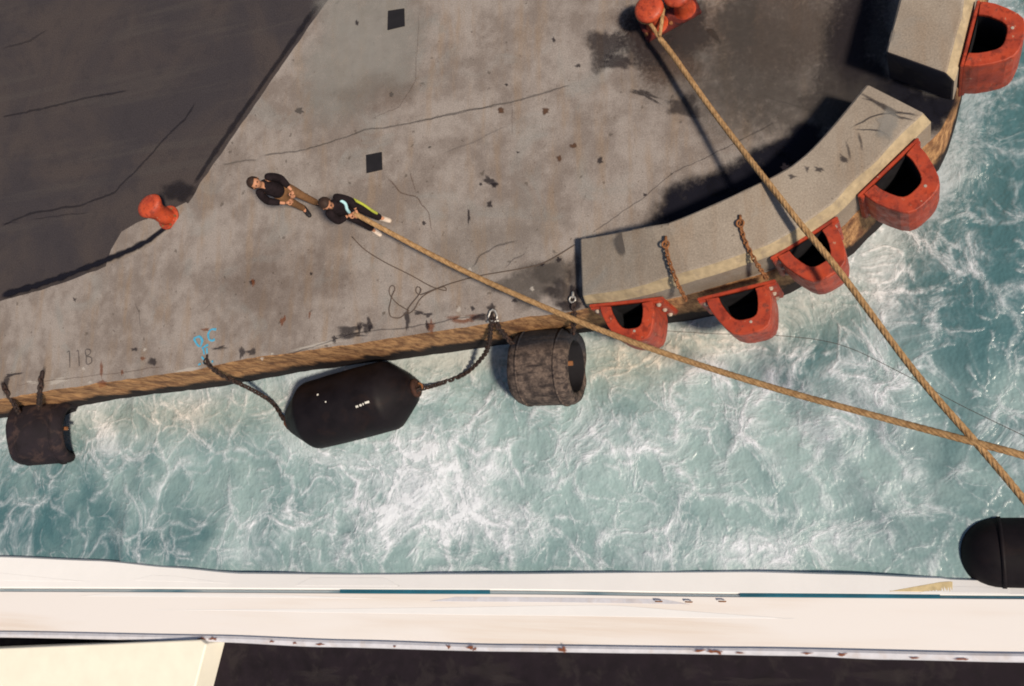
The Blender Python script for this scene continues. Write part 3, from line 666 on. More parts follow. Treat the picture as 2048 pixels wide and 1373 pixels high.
# ------------------------------------------------------------------ chains
def link_mesh(L, r, name='chain_link'):
    bm = bmesh.new(); pts = []
    for k in range(14):
        a = 2*math.pi*k/14; pts.append((math.cos(a)*L*0.5*(1 if abs(math.cos(a)) < .99 else 1), math.sin(a)*L*0.30, 0))
    add_tube(bm, pts, r, 6, closed=True)
    me = bpy.data.meshes.new(name); bm.to_mesh(me); bm.free()
    for p in me.polygons: p.use_smooth = True
    return me
LM = {}
def chain(pts, L, r, mat, label, group=None, ring=None):
    key = (L, r, mat)
    if key not in LM: LM[key] = link_mesh(L, r); LM[key].materials.append(M[mat])
    c = resample(spline(pts, 10), L*0.72)
    root = empty('chain', pts[0]); tag(root, label, 'chain', group)
    for i in range(len(c)-1):
        t = (c[i+1]-c[i]); o = link('chain_link', LM[key], None, root)
        mid = (c[i]+c[i+1])/2-Vector(pts[0])
        o.matrix_local = Matrix.Translation(mid) @ frame(t).to_4x4() @ Matrix.Rotation((i % 2)*math.pi/2+0.4, 4, 'X')
    if ring:
        bm = bmesh.new(); add_tube(bm, [(0.055*math.cos(a), 0.055*math.sin(a), 0.03) for a in [2*math.pi*k/16 for k in range(16)]], 0.016, 8, closed=True)
        add_box(bm, (0, 0.08, 0.01), (0.05, 0.13, 0.025), None, 0.008); obj('anchor_ring', bm, M[ring], root, True)
    return root
chain([P(1332, 490, BH+.03), P(1336, 515, BH+.035), P(1348, 550, BH+.035), P(1357, 572, BH), P(1372, 600, 0.55)], .10, .014, 'rust', 'rusty chain lying over the block left of the lowest orange fender', 'rusty chains over the long block', 'rust')
chain([P(1481, 448, BH+.03), P(1487, 475, BH+.035), P(1502, 508, BH+.035), P(1515, 530, BH), P(1532, 556, 0.5)], .10, .014, 'rust', 'rusty chain lying over the block right of the lowest orange fender', 'rusty chains over the long block', 'rust')
chain([P(414, 724, .03), P(424, 737, .02), P(455, 757, -.6), P(500, 778, -1.2), P(545, 806, -1.70), P(566, 838, -1.55)], .13, .021, 'chain', 'dark chain running from the blue paint mark into the water', None, 'chain')
chain([P(985, 640, .04), P(982, 655, -.1), P(977, 690, -.8), P(965, 715, -1.3), P(930, 748, -1.8), P(880, 768, -1.8), P(838, 780, -1.45)], .12, .02, 'chain', 'dark chain sagging from the shackle to the black cigar fender', None, 'chain')
chain([P(992, 642, .04), P(1000, 660, -.15), P(1013, 675, -.5), P(1030, 695, -.8)], .13, .024, 'chain', 'short dark chain from the shackle to the hollow rubber cylinder', None)
chain([P(1146, 600, .03), P(1147, 615, .03), P(1148, 632, -.2), P(1146, 665, -.7)], .13, .024, 'chain', 'short chain over the edge beside the end of the long block', None, 'steel')
chain([P(84, 745, .03), P(82, 765, .03), P(80, 785, .0), P(78, 815, -.6)], .14, .03, 'chain', 'short dark chain over the edge above the leftmost rubber cylinder', None)
chain([P(6, 770, .03), P(14, 785, .03), P(24, 800, -.1), P(40, 830, -.8)], .14, .03, 'chain', 'dark chain in the left corner of the quay edge', None)
# shackle
sh = empty('shackle', P(988, 634, 0)); tag(sh, 'bright steel shackle holding two chains at the quay edge', 'shackle')
bm = bmesh.new(); add_tube(bm, [(-.07, -.09, .05), (-.085, 0, .05), (-.05, .09, .06), (0, .12, .06), (.05, .09, .06), (.085, 0, .05), (.07, -.09, .05)], .02, 8); obj('bow', bm, M['steel'], sh, True)
bm = bmesh.new(); add_tube(bm, [(-.12, -.09, .05), (.12, -.09, .05)], .02, 8); obj('pin', bm, M['steel'], sh, True)

# ------------------------------------------------------------------ rubber fenders in the water
def cyl_fender(c, axis_dir, R, r, L, mat, label):
    root = empty('cylinder_fender', c); tag(root, label, 'fender', 'hollow rubber cylinders on the quay wall')
    F = frame(axis_dir).to_4x4(); h = L/2
    bm = bmesh.new(); bv = 0.12
    add_lathe(bm, [(-h, r), (-h, R-bv), (-h+.03, R-.05), (-h+bv, R), (-h*.4, R+.01), (h*.4, R), (h-bv, R-.005), (h-.03, R-.05), (h, R-bv), (h, r+.07), (h-.05, r), (h*.5, r-.01), (-h*.5, r-.01)], 44, F, closed=True)
    for v in bm.verts:
        v.co += v.co.normalized()*(mnoise.noise(v.co*2.1+Vector(c))*0.03+mnoise.noise(v.co*7)*.008)
    body = obj('rubber_tube', bm, mat, root, True)
    bm = bmesh.new(); add_lathe(bm, [(h-.04, r-.012), (h*.4, r-.024), (-h*.4, r-.024), (-h+.02, r-.012)], 44, F); obj('bore_lining', bm, M['inner'], body, True)
    for s in (-.62, .62):
        bm = bmesh.new(); add_lathe(bm, [(s*h-.02, R-.02), (s*h-.018, R+.022), (s*h+.018, R+.022), (s*h+.02, R-.02)], 44, F); obj('rib', bm, mat, body, True)
    # hanging bar through the bore
    bm = bmesh.new(); p = F @ Vector((h*1.06, 0, r-.08)); q = F @ Vector((-h*1.06, 0, r-.08)); add_tube(bm, [p, q], .045, 8); obj('hanging_bar', bm, M['rust'], root, True)
    return root
wd1 = (left_edge[8]-left_edge[5]).normalized(); wd0 = (left_edge[2]-left_edge[0]).normalized()
ax2 = (wd1+Vector((0, -0.10, 0.0))).normalized(); ax1 = (wd0+Vector((0, -0.02, -0.42))).normalized()
cyl_fender(P(1096, 735, -1.3), ax2, .72, .49, 1.2, M['worn'], 'worn grey hollow rubber cylinder below the left end of the long block')
cyl_fender(P(94, 864, -1.45), ax1, .77, .52, 1.3, M['oldrub'], 'black hollow rubber cylinder at the left edge of the picture')
def cigar(c, dr, R, L, label, mats, marks=False):
    root = empty('floating_fender', c); tag(root, label, 'fender')
    F = frame(dr).to_4x4(); h = L/2
    prof = [(-h, 0), (-h, .16), (-h+.04, .20), (-h+.08, .30), (-h+.50, R*.90), (-h+.56, R*.965), (-h+.64, R), (-h*.2, R+.01), (h*.2, R+.01), (h-.64, R), (h-.56, R*.965), (h-.50, R*.90), (h-.08, .30), (h-.04, .20), (h, .16), (h, 0)]
    bm = bmesh.new(); add_lathe(bm, prof, 40, F); body = obj('rubber_body', bm, mats, root, True)
    for s in (-1, 1):
        bm = bmesh.new(); add_lathe(bm, [(s*(h-.03), 0), (s*(h-.03), .20), (s*(h+.03), .19), (s*(h+.05), .1), (s*(h+.05), 0)], 20, F); fl = obj('end_flange', bm, M['darkrust'], root, True)
        bm = bmesh.new(); add_tube(bm, [F @ Vector((s*(h+.06+.08*math.sin(a)), .08*math.cos(a), 0)) for a in [math.pi*k/8 for k in range(9)]], .025, 8); obj('towing_eye', bm, M['rust'], fl, True)
    if marks:   # faint stencilled dashes
        for x0, x1, an in ((.50, .56, -.32), (.59, .64, -.31), (.665, .69, -.3), (.72, .82, -.28), (-.35, -.31, .3), (-.16, -.13, .02)):
            bm = bmesh.new(); r2 = R+.016; g = []
            for x in (x0, x1):
                for da in (-.028, .028):
                    a2 = an+da+math.pi/2-0.0; rr = r2 if x < .55 else r2-.0
                    y_, z_ = math.cos(a2)*rr, math.sin(a2)*rr
                    g.append(bm.verts.new(F @ Vector((x, -abs(y_) if an < 0 else abs(y_), z_))))
            bm.faces.new((g[0], g[1], g[3], g[2])); obj('stencil_mark', bm, M['whitemark'], body)
    return root
cd = flat(P(828, 777, -1.5)-P(574, 845, -1.5))
cigar(P(703, 811, -1.5), cd, .72, cd.length*.99, 'large black cigar shaped rubber fender floating beside the quay wall', M['rubber'], True)
def pill(c, R, L, label):
    root = empty('floating_fender', c); tag(root, label, 'fender'); h = L/2
    prof = [(-h, 0)]+[(-h+R*(1-math.cos(a)), R*math.sin(a)) for a in [math.pi/2*k/9 for k in range(1, 10)]]
    bm = bmesh.new(); add_lathe(bm, prof+[(-x, r) for x, r in prof[::-1]], 40); obj('rubber_body', bm, M['rubber'], root, True)
    for k in (-.3, 0, .3):
        bm = bmesh.new(); add_lathe(bm, [(k*L-.03, R-.01), (k*L-.03, R+.02), (k*L+.03, R+.02), (k*L+.03, R-.01)], 40); obj('band', bm, M['rubber'], root, True)
c2 = P(1925, 1108, WZ)
pill(Vector((c2.x+1.52, c2.y, WZ-.17)), .61, 3.2, 'black rounded rubber fender against the ship side at the right edge')

# ------------------------------------------------------------------ bollards
def bollard_kidney(base, lean, label):
    root = empty('bollard', base); tag(root, label, 'bollard', 'orange mooring bollards')
    bm = bmesh.new(); add_lathe(bm, [(0, 0), (0, .27), (.03, .27), (.045, .25), (.05, .17), (.05, 0)], 26, Matrix.Rotation(-math.pi/2, 4, 'Y')); bp = obj('base_plate', bm, M['bollard'], root, True)
    for k in range(6):
        a = k*math.pi/3; bm = bmesh.new(); add_lathe(bm, [(0, 0), (0, .03), (.025, .03), (.03, 0)], 8, Matrix.Translation((.21*math.cos(a), .21*math.sin(a), .04)) @ Matrix.Rotation(-math.pi/2, 4, 'Y')); obj('bolt', bm, M['rust'], bp)
    bm = bmesh.new(); u = Vector(lean).normalized()
    sec = [(0.0, .045, .185), (0.0, .12, .19), (.02, .24, .185), (.05, .33, .185), (.085, .41, .205), (.115, .48, .23), (.13, .54, .235), (.135, .59, .20), (.135, .615, .12), (.135, .62, .0)]
    S = []
    for off, z, r in sec:
        c = u*off; k = 1+.35*min(1, max(0, (z-.35)/.2))
        if r == 0: S.append([bm.verts.new((c.x, c.y, z))]); continue
        v = Vector((-u.y, u.x, 0))
        S.append([bm.verts.new(c+u*(math.cos(a)*r)+v*(math.sin(a)*r*k)+Vector((0, 0, z))) for a in [2*math.pi*i/28 for i in range(28)]])
    for A, Bq in zip(S, S[1:]):
        for k in range(28):
            if len(Bq) == 1: bm.faces.new((A[k], A[(k+1) % 28], Bq[0]))
            else: bm.faces.new((A[k], A[(k+1) % 28], Bq[(k+1) % 28], Bq[k]))
    obj('post', bm, M['bollard'], root, True)
    return root
bollard_kidney(P(338, 436, -.165), (-.45, .9, 0), 'single orange bollard on the dark asphalt at left')
# twin post bollard at the top edge
bb = P(1316, 52, 0.0)
root = empty('bollard', bb); tag(root, 'orange twin post bollard at the top with a rope eye round it', 'bollard', 'orange mooring bollards')
bm = bmesh.new(); add_box(bm, (.22, .10, .03), (1.05, .46, .06), Matrix.Rotation(.35, 3, 'Z'), .015); bp = obj('base_plate', bm, M['darkbase'], root)
for k, (x, y) in enumerate([(0, 0), (.50, .18)]):
    bm = bmesh.new(); add_lathe(bm, [(.06, .20), (.10, .17), (.2, .155), (.45, .155), (.52, .17), (.56, .23), (.60, .255), (.65, .25), (.685, .21), (.70, .12), (.70, 0)], 30, Matrix.Translation((x, y, 0)) @ Matrix.Rotation(-math.pi/2, 4, 'Y')); obj('post', bm, M['bollard'], root, True)
for k, (x, y) in enumerate([(-.2, -.16), (-.22, .06), (.25, -.04), (.62, .1), (.58, .33), (.2, .28)]):
    bm = bmesh.new(); add_lathe(bm, [(.055, 0), (.055, .035), (.09, .035), (.095, 0)], 8, Matrix.Translation((x, y, 0)) @ Matrix.Rotation(-math.pi/2, 4, 'Y')); obj('bolt', bm, M['rust'], bp)

# ------------------------------------------------------------------ ropes
def rope_mesh(bm, pts, R, strands=5, pitch=0.5):
    c = resample(spline(pts, 16), 0.045); n = len(c); up = Vector((0, 0, 1)); prev = None; frames = []
    for i in range(n):
        t = (c[min(i+1, n-1)]-c[max(i-1, 0)]).normalized()
        a = t.cross(up) if prev is None else prev-prev.dot(t)*t
        if a.length < 1e-4: a = t.cross(Vector((1, 0, 0)))
        a.normalize(); prev = a; frames.append((a, t.cross(a)))
    for s in range(strands):
        q = []
        for i in range(n):
            an = 2*math.pi*(s/strands+i*0.045/pitch); a, b = frames[i]
            q.append(c[i]+R*0.46*(math.cos(an)*a+math.sin(an)*b))
        add_tube(bm, q, R*0.60, 6)
def rope(name, pts, R, label, cat='rope', group=None):
    root = empty(name, pts[0]); bm = bmesh.new(); rope_mesh(bm, [Vector(p)-Vector(pts[0]) for p in pts], R)
    obj('rope_line', bm, M['rope'], root, True)
    return tag(root, label, cat, group)
r1 = [P(1318, 76, .42), P(1345, 110, .44), P(1420, 215, .58), P(1500, 320, .86), P(1560, 396, 1.08), P(1600, 447, 1.18), P(1680, 545, 1.3), P(1830, 745, 1.65), P(1960, 895, 1.85), P(2048, 1000, 1.95), P(2200, 1190, 2.05), P(2330, 1350, 2.05)]
rt = rope('mooring_rope', r1, .048, 'steep tan mooring rope running from the top bollard across the fenders', 'rope', 'tan mooring ropes to the ship')
bm = bmesh.new()   # spliced eye round the near post
o0 = Vector(r1[0])
ey = [P(1318, 76, .42), P(1300, 48, .45), bb+Vector((-.17, -.12, .47)), bb+Vector((-.25, .03, .47)), bb+Vector((-.15, .2, .47)), bb+Vector((.05, .23, .47)), bb+Vector((.2, .1, .47)), bb+Vector((.19, -.1, .46)), P(1318, 76, .42)+Vector((0.02, 0.02, .03))]
rope_mesh(bm, [Vector(p)-o0 for p in ey], .034); obj('rope_eye', bm, M['rope'], rt, True)
hand = P(714, 430, .98)
r2 = [P(709, 427, 1.0), hand, P(745, 447, .90), P(790, 471, .80), P(850, 503, .72), P(940, 548, .68), P(1060, 602, .74), P(1200, 660, .86), P(1350, 714, 1.02), P(1550, 777, 1.28), P(1750, 832, 1.55), P(1960, 888, 1.86), P(2048, 912, 1.96), P(2200, 960, 2.05), P(2420, 1120, 2.05)]
rope('mooring_rope', r2, .048, 'long sagging tan mooring rope held by the hauling worker', 'rope', 'tan mooring ropes to the ship')
# thin heaving lines
def thin(pts, r, label):
    bm = bmesh.new(); add_tube(bm, resample(spline(pts, 10), .05), r, 6)
    o = obj('heaving_line', bm, M['line'], None, True); tag(o, label, 'line')
thin([P(704, 474, .02), P(730, 500, .02), P(770, 525, .02), P(820, 550, .02), P(862, 573, .02), P(892, 582, .02), P(888, 574, .03), P(870, 580, .03), P(850, 590, .02), P(838, 602, .02), P(828, 620, .02), P(815, 628, .02), P(818, 615, .02), P(838, 590, .04), P(842, 578, .04), P(834, 574, .03), P(832, 584, .02), P(840, 590, .03), P(850, 587, .04), P(900, 568, .02), P(960, 552, .02), P(1040, 538, .02), P(1090, 525, .02), P(1150, 490, .02)], .009, 'thin dark heaving line tangled on the concrete under the sagging rope')
thin([P(818, 622, .03), P(795, 608, .02), P(780, 590, .02), P(779, 577, .02), P(785, 571, .02), P(790, 578, .03), P(784, 592, .03), P(781, 605, .03), P(778, 620, .02), P(782, 634, .02), P(800, 636, .02), P(812, 625, .02)], .009, 'small loose loop of thin line left of the tangle')
thin([P(1330, 662, -.9), P(1430, 668, -.8), P(1560, 672, -.4), P(1680, 690, 0), P(1800, 745, .5), P(1920, 810, .9), P(2060, 878, 1.3), P(2330, 1010, 1.8)], .0045, 'faint thin line hanging over the water under the steep rope')

# ------------------------------------------------------------------ ship side
ship = empty('moored_ship', P(1000, 1300, -2)); so_ = Vector(ship.location)
tag(ship, 'white ship side with a thin blue stripe along the bottom of the picture', 'ship')
def curve(px, z): return resample(spline([P(x, y, z) for x, y in px], 8), 0.12)
def ev(px, x):
    for a, b in zip(px, px[1:]):
        if a[0] <= x <= b[0]:
            t = (x-a[0])/(b[0]-a[0]); t = t*t*(3-2*t)*0.5+t*0.5
            return a[1]+(b[1]-a[1])*t
    return px[-1][1] if x > px[-1][0] else px[0][1]
XS = [-1500, -1000, -700, -500] + list(range(-400, 2420, 20)) + [2600, 3000, 3600]
A_ = [(-1500, 1100), (-400, 1103), (0, 1112), (200, 1120), (340, 1133), (480, 1145), (700, 1147), (1000, 1146), (1300, 1143), (1500, 1142), (1700, 1147), (1880, 1154), (1905, 1157), (2100, 1164), (3600, 1195)]
B_ = [(-1500, 1172), (0, 1177), (1000, 1181), (1480, 1188), (2048, 1192), (3600, 1204)]
C_ = [(-1500, 1180), (0, 1183), (1000, 1188), (1480, 1194), (2048, 1198), (3600, 1212)]
E_ = [(-1500, 1240), (0, 1264), (430, 1272), (700, 1282), (1000, 1291), (1500, 1297), (2048, 1308), (3600, 1340)]
F_ = [(-1500, 1252), (0, 1275), (430, 1284), (640, 1294), (1000, 1303), (1300, 1307), (1600, 1312), (1760, 1319), (2048, 1325), (3600, 1356)]
def band(name, rows_, mat, parent=ship, x0=-1500, x1=3600, smooth=True):
    bm = bmesh.new(); prev = None
    for x in [q for q in XS if x0 <= q <= x1]:
        col = [bm.verts.new(P(x, ev(c, x)+dy, z)-so_) for c, dy, z in rows_]
        if prev:
            for k in range(len(col)-1): bm.faces.new((prev[k], prev[k+1], col[k+1], col[k]))
        prev = col
    me_o = obj(name, bm, mat, parent, False)
    return me_o
ZA, ZB, ZC, ZE = WZ+.05, WZ+.20, WZ+.27, WZ+.50
band('rubbing_ledge', [(A_, 8, -3.2), (A_, 2, WZ-.03), (A_, 0, ZA), (A_, 3, ZA+.06), (B_, -3, ZB+.02), (B_, 0, ZB), (B_, 1.0, ZB-.05)], M['hull'])
band('blue_stripe', [(B_, 1.0, ZB-.03), (B_, 2.5, ZB+.02), (C_, 0, ZC)], M['cyan'])
M['teal'] = mat_flat('teal_paint', (0.02, 0.20, 0.29), 0.5, var=0.35, scale=1.2)
band('blue_panel', [(B_, -1.5, ZB+.015), (B_, 0, ZB+.03), (C_, -1, ZC+.012), (C_, 0, ZC+.005)], M['teal'], ship, 1480, 1890)
band('blue_panel', [(B_, -0.5, ZB+.015), (B_, 1, ZB+.028), (C_, -1, ZC+.012), (C_, 0, ZC+.005)], M['teal'], ship, 680, 980)
band('bulwark', [(C_, -0.5, ZC-.03), (C_, 1, ZC+.01), (E_, 0, ZE)], M['bulwark'])
band('rail_cap', [(E_, -1.0, ZE-.04), (E_, 0, ZE+.05), (E_, 5, ZE+.08), (F_, -3, ZE+.08), (F_, 0, ZE+.05), (F_, 1, WZ+.05)], M['rim'])
DK = [(-1500, 2200), (3600, 2200)]
band('deck', [(F_, -6, WZ+.12), (F_, 60, WZ+.12), (DK, 0, WZ+.11)], M['deck'])
# thin strips, mostly white, painting light patches on the ship side
def strip(name, x0, x1, f0, f1, taper, mat, low=False, th=0.004, n=30):
    bm = bmesh.new(); R_ = []
    def S(x, f, up):
        if low: y = ev(A_, x)+3+(ev(B_, x)-6-ev(A_, x))*f; z = ZA+.06+(ZB+.02-ZA-.06)*f
        else: y = ev(C_, x)+1+(ev(E_, x)-ev(C_, x)-1)*f; z = ZC+.01+(ZE-ZC-.01)*f
        return P(x, y, z+up)-so_
    for k in range(n+1):
        t = k/n; x = x0+(x1-x0)*t
        g = 0.06+0.94*min(min(1, t/taper[0]) if taper[0] else 1, min(1, (1-t)/taper[1]) if taper[1] else 1)
        fa_ = f1+(f0-f1)*g
        R_.append([bm.verts.new(S(x, fa_, -.003)), bm.verts.new(S(x, fa_+.06*(f1-f0), th)), bm.verts.new(S(x, f1-.06*(f1-f0), th)), bm.verts.new(S(x, f1, -.003))])
    for a, b in zip(R_, R_[1:]):
        for k in range(3): bm.faces.new((a[k], a[k+1], b[k+1], b[k]))
    bm.faces.new(R_[0]); bm.faces.new(R_[-1][::-1])
    return obj(name, bm, mat, ship)
strip('light_strip', 310, 1590, .16, .42, (.75, .3), M['hull'])
strip('light_strip', 860, 1380, .05, .15, (.1, .1), M['rim'])
strip('light_strip', 160, 760, .02, .1, (.1, .4), M['hull'])
strip('light_strip', -60, 180, .5, .8, (0, .8), M['hull'], True)
strip('light_strip', 265, 470, .4, .7, (.2, .6), M['hull'], True)
strip('light_strip', 590, 800, .2, .85, (.15, .15), M['hull'], True)
strip('light_strip', 1780, 1905, .1, .9, (.95, 0), mat_flat('yellow_light_patch', (0.70, 0.56, 0.32), 0.6), True)
strip('light_strip', 1840, 2018, .45, .95, (.25, 0), M['hull'], True)
for x, y in [(1318, 1203), (1378, 1204), (1445, 1203)]:
    bm = bmesh.new(); p = P(x, y, ZC+.06)-so_; add_tube(bm, [p+Vector((-.06, 0, .02)), p+Vector((-.05, 0, .05)), p+Vector((.05, 0, .05)), p+Vector((.06, 0, .02))], .012, 6); obj('hand_hold', bm, M['rust'], ship, True)
def shipspot(x, y, rx, ry, mat, z, dens=.9):
    o = stain(x, y, rx, ry, mat, dens, z=z, parent=ship, irr=.5, name='rust_spot')
    me = o.data
    for v in me.vertices: v.co -= so_
    return o
for x, dy, rx, ry in [(898, -6, 5, 4), (942, -6, 9, 3), (950, -3, 4, 3), (1127, -5, 9, 6), (1400, -6, 12, 3), (1425, -6, 12, 4), (1440, -4, 5, 3), (1685, -6, 10, 4), (590, -5, 5, 2), (640, -5, 8, 2), (405, -6, 10, 3), (428, -6, 8, 3), (545, -6, 5, 2), (790, -4, 3, 2), (1615, -5, 12, 2), (1480, -4, 10, 2), (1830, -4, 14, 2), (1930, -4, 14, 3)]:
    shipspot(x, ev(F_, x)+dy, rx, ry, 'd_rust', ZE+.083)
for x, y, rx, ry in [(985, 1340, 45, 16), (1010, 1360, 30, 10), (640, 1350, 60, 14), (1500, 1362, 80, 12), (1780, 1350, 60, 12)]:
    shipspot(x, y, rx, ry, 'd_grey', WZ+.126, .12)
# fairlead bulwark ahead, where the ropes come aboard (outside the picture)
bm = bmesh.new(); add_box(bm, Vector((5.6, -3.2, -.2))-so_, (2.2, .5, 4.4), None, .08); obj('fairlead_bulwark', bm, M['hull'], ship)
# cream locker on the deck
LZ = WZ+.72
bm = bmesh.new()
top = [P(-300, 1312, LZ), P(0, 1297, LZ), P(400, 1280, LZ), P(412, 1289, LZ), P(386, 1390, LZ), P(370, 1500, LZ), P(-300, 1500, LZ)]
tv = [bm.verts.new(p) for p in top]; f = bm.faces.new(tv); r = bmesh.ops.extrude_face_region(bm, geom=[f])
bmesh.ops.translate(bm, verts=[g for g in r['geom'] if isinstance(g, bmesh.types.BMVert)], vec=(0, 0, -.7))
lk = obj('deck_locker', bm, M['cream']); bv = lk.modifiers.new('bevel', 'BEVEL'); bv.width = .03; bv.segments = 2
tag(lk, 'cream painted deck locker at the bottom left inside the ship rail', 'locker')

# ------------------------------------------------------------------ people
DG = None
def skin(name, V, E_, mat, parent, sub=2, root=0):
    me = bpy.data.meshes.new(name); me.from_pydata([v[:3] for v in V], E_, [])
    o = bpy.data.objects.new(name, me); C.objects.link(o)
    md = o.modifiers.new('skin', 'SKIN'); md.use_smooth_shade = True
    sk = me.skin_vertices[0].data
    for i, v in enumerate(V):
        rr = v[3] if isinstance(v[3], tuple) else (v[3], v[3])
        sk[i].radius = rr; sk[i].use_root = (i == root)
    sb = o.modifiers.new('sub', 'SUBSURF'); sb.levels = sub; sb.render_levels = sub
    bpy.context.view_layer.update()
    dg = bpy.context.evaluated_depsgraph_get()
    nm = bpy.data.meshes.new_from_object(o.evaluated_get(dg)); nm.name = name
    bpy.data.objects.remove(o); bpy.data.meshes.remove(me)
    for p in nm.polygons: p.use_smooth = True
    if mat is None: return nm
    nm.materials.clear(); nm.materials.append(mat)
    q = bpy.data.objects.new(name, nm); C.objects.link(q); q.parent = parent
    return q
def chainV(pts):  return [(p[0], p[1], p[2], r) for p, r in pts], [(i, i+1) for i in range(len(pts)-1)]
def merge(parts):
    V, E2 = [], []
    for v, e in parts:
        o = len(V); V += v; E2 += [(a+o, b+o) for a, b in e]
    return V, E2
SCL = 1.07
def person(loc, heading, J, look, mats, label, shoes):
    """J: joints in local metres; +x ahead, +y to the left"""
    root = empty('person', loc, heading); root.scale = (SCL, SCL, SCL); tag(root, label, 'person')
    v = {k: Vector(q) for k, q in J.items()}
    pel, chest, neck = v['pelvis'], v['chest'], v['neck']
    # body (skin): torso, limbs, neck, head in one skinned graph
    V = [(*pel, (.09, .08)), (*(pel.lerp(chest, .5)), (.09, .08)), (*chest, (.10, .09)), (*neck, .06)]
    E2 = [(0, 1), (1, 2), (2, 3)]
    hc = v['head']; up = (hc-neck).normalized(); fw = Vector(look).normalized(); fw = (fw-fw.dot(up)*up*0.6).normalized()
    V += [(*(neck+up*.06), .058), (*(hc-up*.04), (.084, .092)), (*(hc+up*.045), (.09, .10)), (*(hc+up*.11), .064)]; E2 += [(3, 4), (4, 5), (5, 6), (6, 7)]
    for s in 'LR':
        i = len(V); V += [(*v['sh'+s], .025), (*v['el'+s], .028), (*v['wr'+s], .032)]; E2 += [(2, i), (i, i+1), (i+1, i+2)]
        i = len(V); V += [(*v['hp'+s], .065), (*v['kn'+s], .05), (*v['an'+s], .04), (*(v['an'+s]+v['ft'+s]*.16+Vector((0, 0, -.05))), .035)]; E2 += [(0, i), (i, i+1), (i+1, i+2), (i+2, i+3)]
    nm = skin('body', V, E2, None, None)
    bm = bmesh.new(); bm.from_mesh(nm); bpy.data.meshes.remove(nm)
    # hands: palm and five fingers curled, joined into the body
    for s in 'LR':
        wr = v['wr'+s]; hd = Vector(v['hd'+s]).normalized(); sd_ = Vector(v['pn'+s]).normalized(); ac = hd.cross(sd_).normalized()
        pv = skin('hand', [(*wr, .028), (*(wr+hd*.045), (.038, .02)), (*(wr+hd*.085), (.04, .018))], [(0, 1), (1, 2)], None, None, 1); bm.from_mesh(pv); bpy.data.meshes.remove(pv)
        for k, (o_, ln) in enumerate([(-.032, .07), (-.011, .082), (.011, .078), (.031, .06)]):
            b0 = wr+hd*.08+ac*o_; b1 = b0+hd*ln*.5+sd_*.008; b2_ = b1+hd*ln*.2+sd_*ln*.35; b3 = b2_-hd*ln*.12+sd_*ln*.28
            pv = skin('finger', [(*b0, .010), (*b1, .0095), (*b2_, .009), (*b3, .008)], [(0, 1), (1, 2), (2, 3)], None, None, 1); bm.from_mesh(pv); bpy.data.meshes.remove(pv)
        t0 = wr+hd*.03-ac*.03; t1 = t0+hd*.03-ac*.028+sd_*.012; t2 = t1+hd*.035+sd_*.02+ac*.008
        pv = skin('thumb', [(*t0, .013), (*t1, .011), (*t2, .0095)], [(0, 1), (1, 2)], None, None, 1); bm.from_mesh(pv); bpy.data.meshes.remove(pv)
    # nose and ears
    sdv = up.cross(fw).normalized(); up2 = fw.cross(sdv).normalized()
    pv = skin('nose', [(*(hc+fw*.085+up2*.025), .013), (*(hc+fw*.112-up2*.012), .017)], [(0, 1)], None, None, 1); bm.from_mesh(pv); bpy.data.meshes.remove(pv)
    for q in (-1, 1):
        pv = skin('ear', [(*(hc+sdv*q*.094+up2*.02), .014), (*(hc+sdv*q*.10-up2*.02), .012)], [(0, 1)], None, None, 1); bm.from_mesh(pv); bpy.data.meshes.remove(pv)
    obj('body', bm, M['skin'], root, True)
    for q in (-1, 1):
        bm = bmesh.new(); bmesh.ops.create_uvsphere(bm, u_segments=10, v_segments=6, radius=.013, matrix=Matrix.Translation(hc+fw*.093+sdv*q*.034+up2*.025)); obj('eye', bm, M['shoe'], root, True)
    bm = bmesh.new(); add_tube(bm, [hc+fw*.092-sdv*.026-up2*.055, hc+fw*.10-up2*.053, hc+fw*.092+sdv*.026-up2*.055], .006, 6); obj('mouth', bm, M['tan'], root, True)
    # hair: cap over the back and top of the skull
    bm = bmesh.new(); bmesh.ops.create_uvsphere(bm, u_segments=24, v_segments=14, radius=1.0)
    for vv in bm.verts:
        q = vv.co.copy(); wob = 1+.06*mnoise.noise(q*4)
        vv.co = hc+up2*.035-fw*.012+(fw*q.x*.120+sdv*q.y*.110+up2*q.z*.128)*wob
    kill = [vv for vv in bm.verts if (vv.co-hc).dot(fw) > .052-.0*1 and (vv.co-hc).dot(up2) < .085 or (vv.co-hc).dot(up2) < -.055]
    bmesh.ops.delete(bm, geom=kill, context='VERTS'); obj('hair', bm, mats['hair'], root, True)
    # jacket
    wst = pel+Vector((0, 0, .0)); sgn = (v['shL']-v['shR']).normalized()
    V = [(*wst, (.17, .15)), (*pel.lerp(chest, .35), (.18, .155)), (*chest, (.19, .155)), (*chest.lerp(neck, .6), (.12, .10)), (*neck, .075)]; E2 = [(0, 1), (1, 2), (2, 3), (3, 4)]
    nm = skin('jacket', V, E2, None, None); bm = bmesh.new(); bm.from_mesh(nm); bpy.data.meshes.remove(nm)
    for s in 'LR':
        e, w_ = v['el'+s], v['wr'+s]; sh = v['sh'+s]
        nm = skin('sleeve', [(*chest.lerp(sh, .55), .085), (*(sh+Vector((0, 0, .015))), .098), (*sh.lerp(e, .5), .086), (*(e.lerp(sh, .08)), .078), (*e.lerp(w_, .12), .074), (*e.lerp(w_, .5), .064), (*e.lerp(w_, mats['sleeve']), .056)], [(i, i+1) for i in range(6)], None, None)
        bm.from_mesh(nm); bpy.data.meshes.remove(nm)
    obj('jacket', bm, mats['jacket'], root, True)
    V = [(*pel.lerp(chest, .3), (.15, .13)), (*pel, (.17, .15))]; E2 = [(0, 1)]
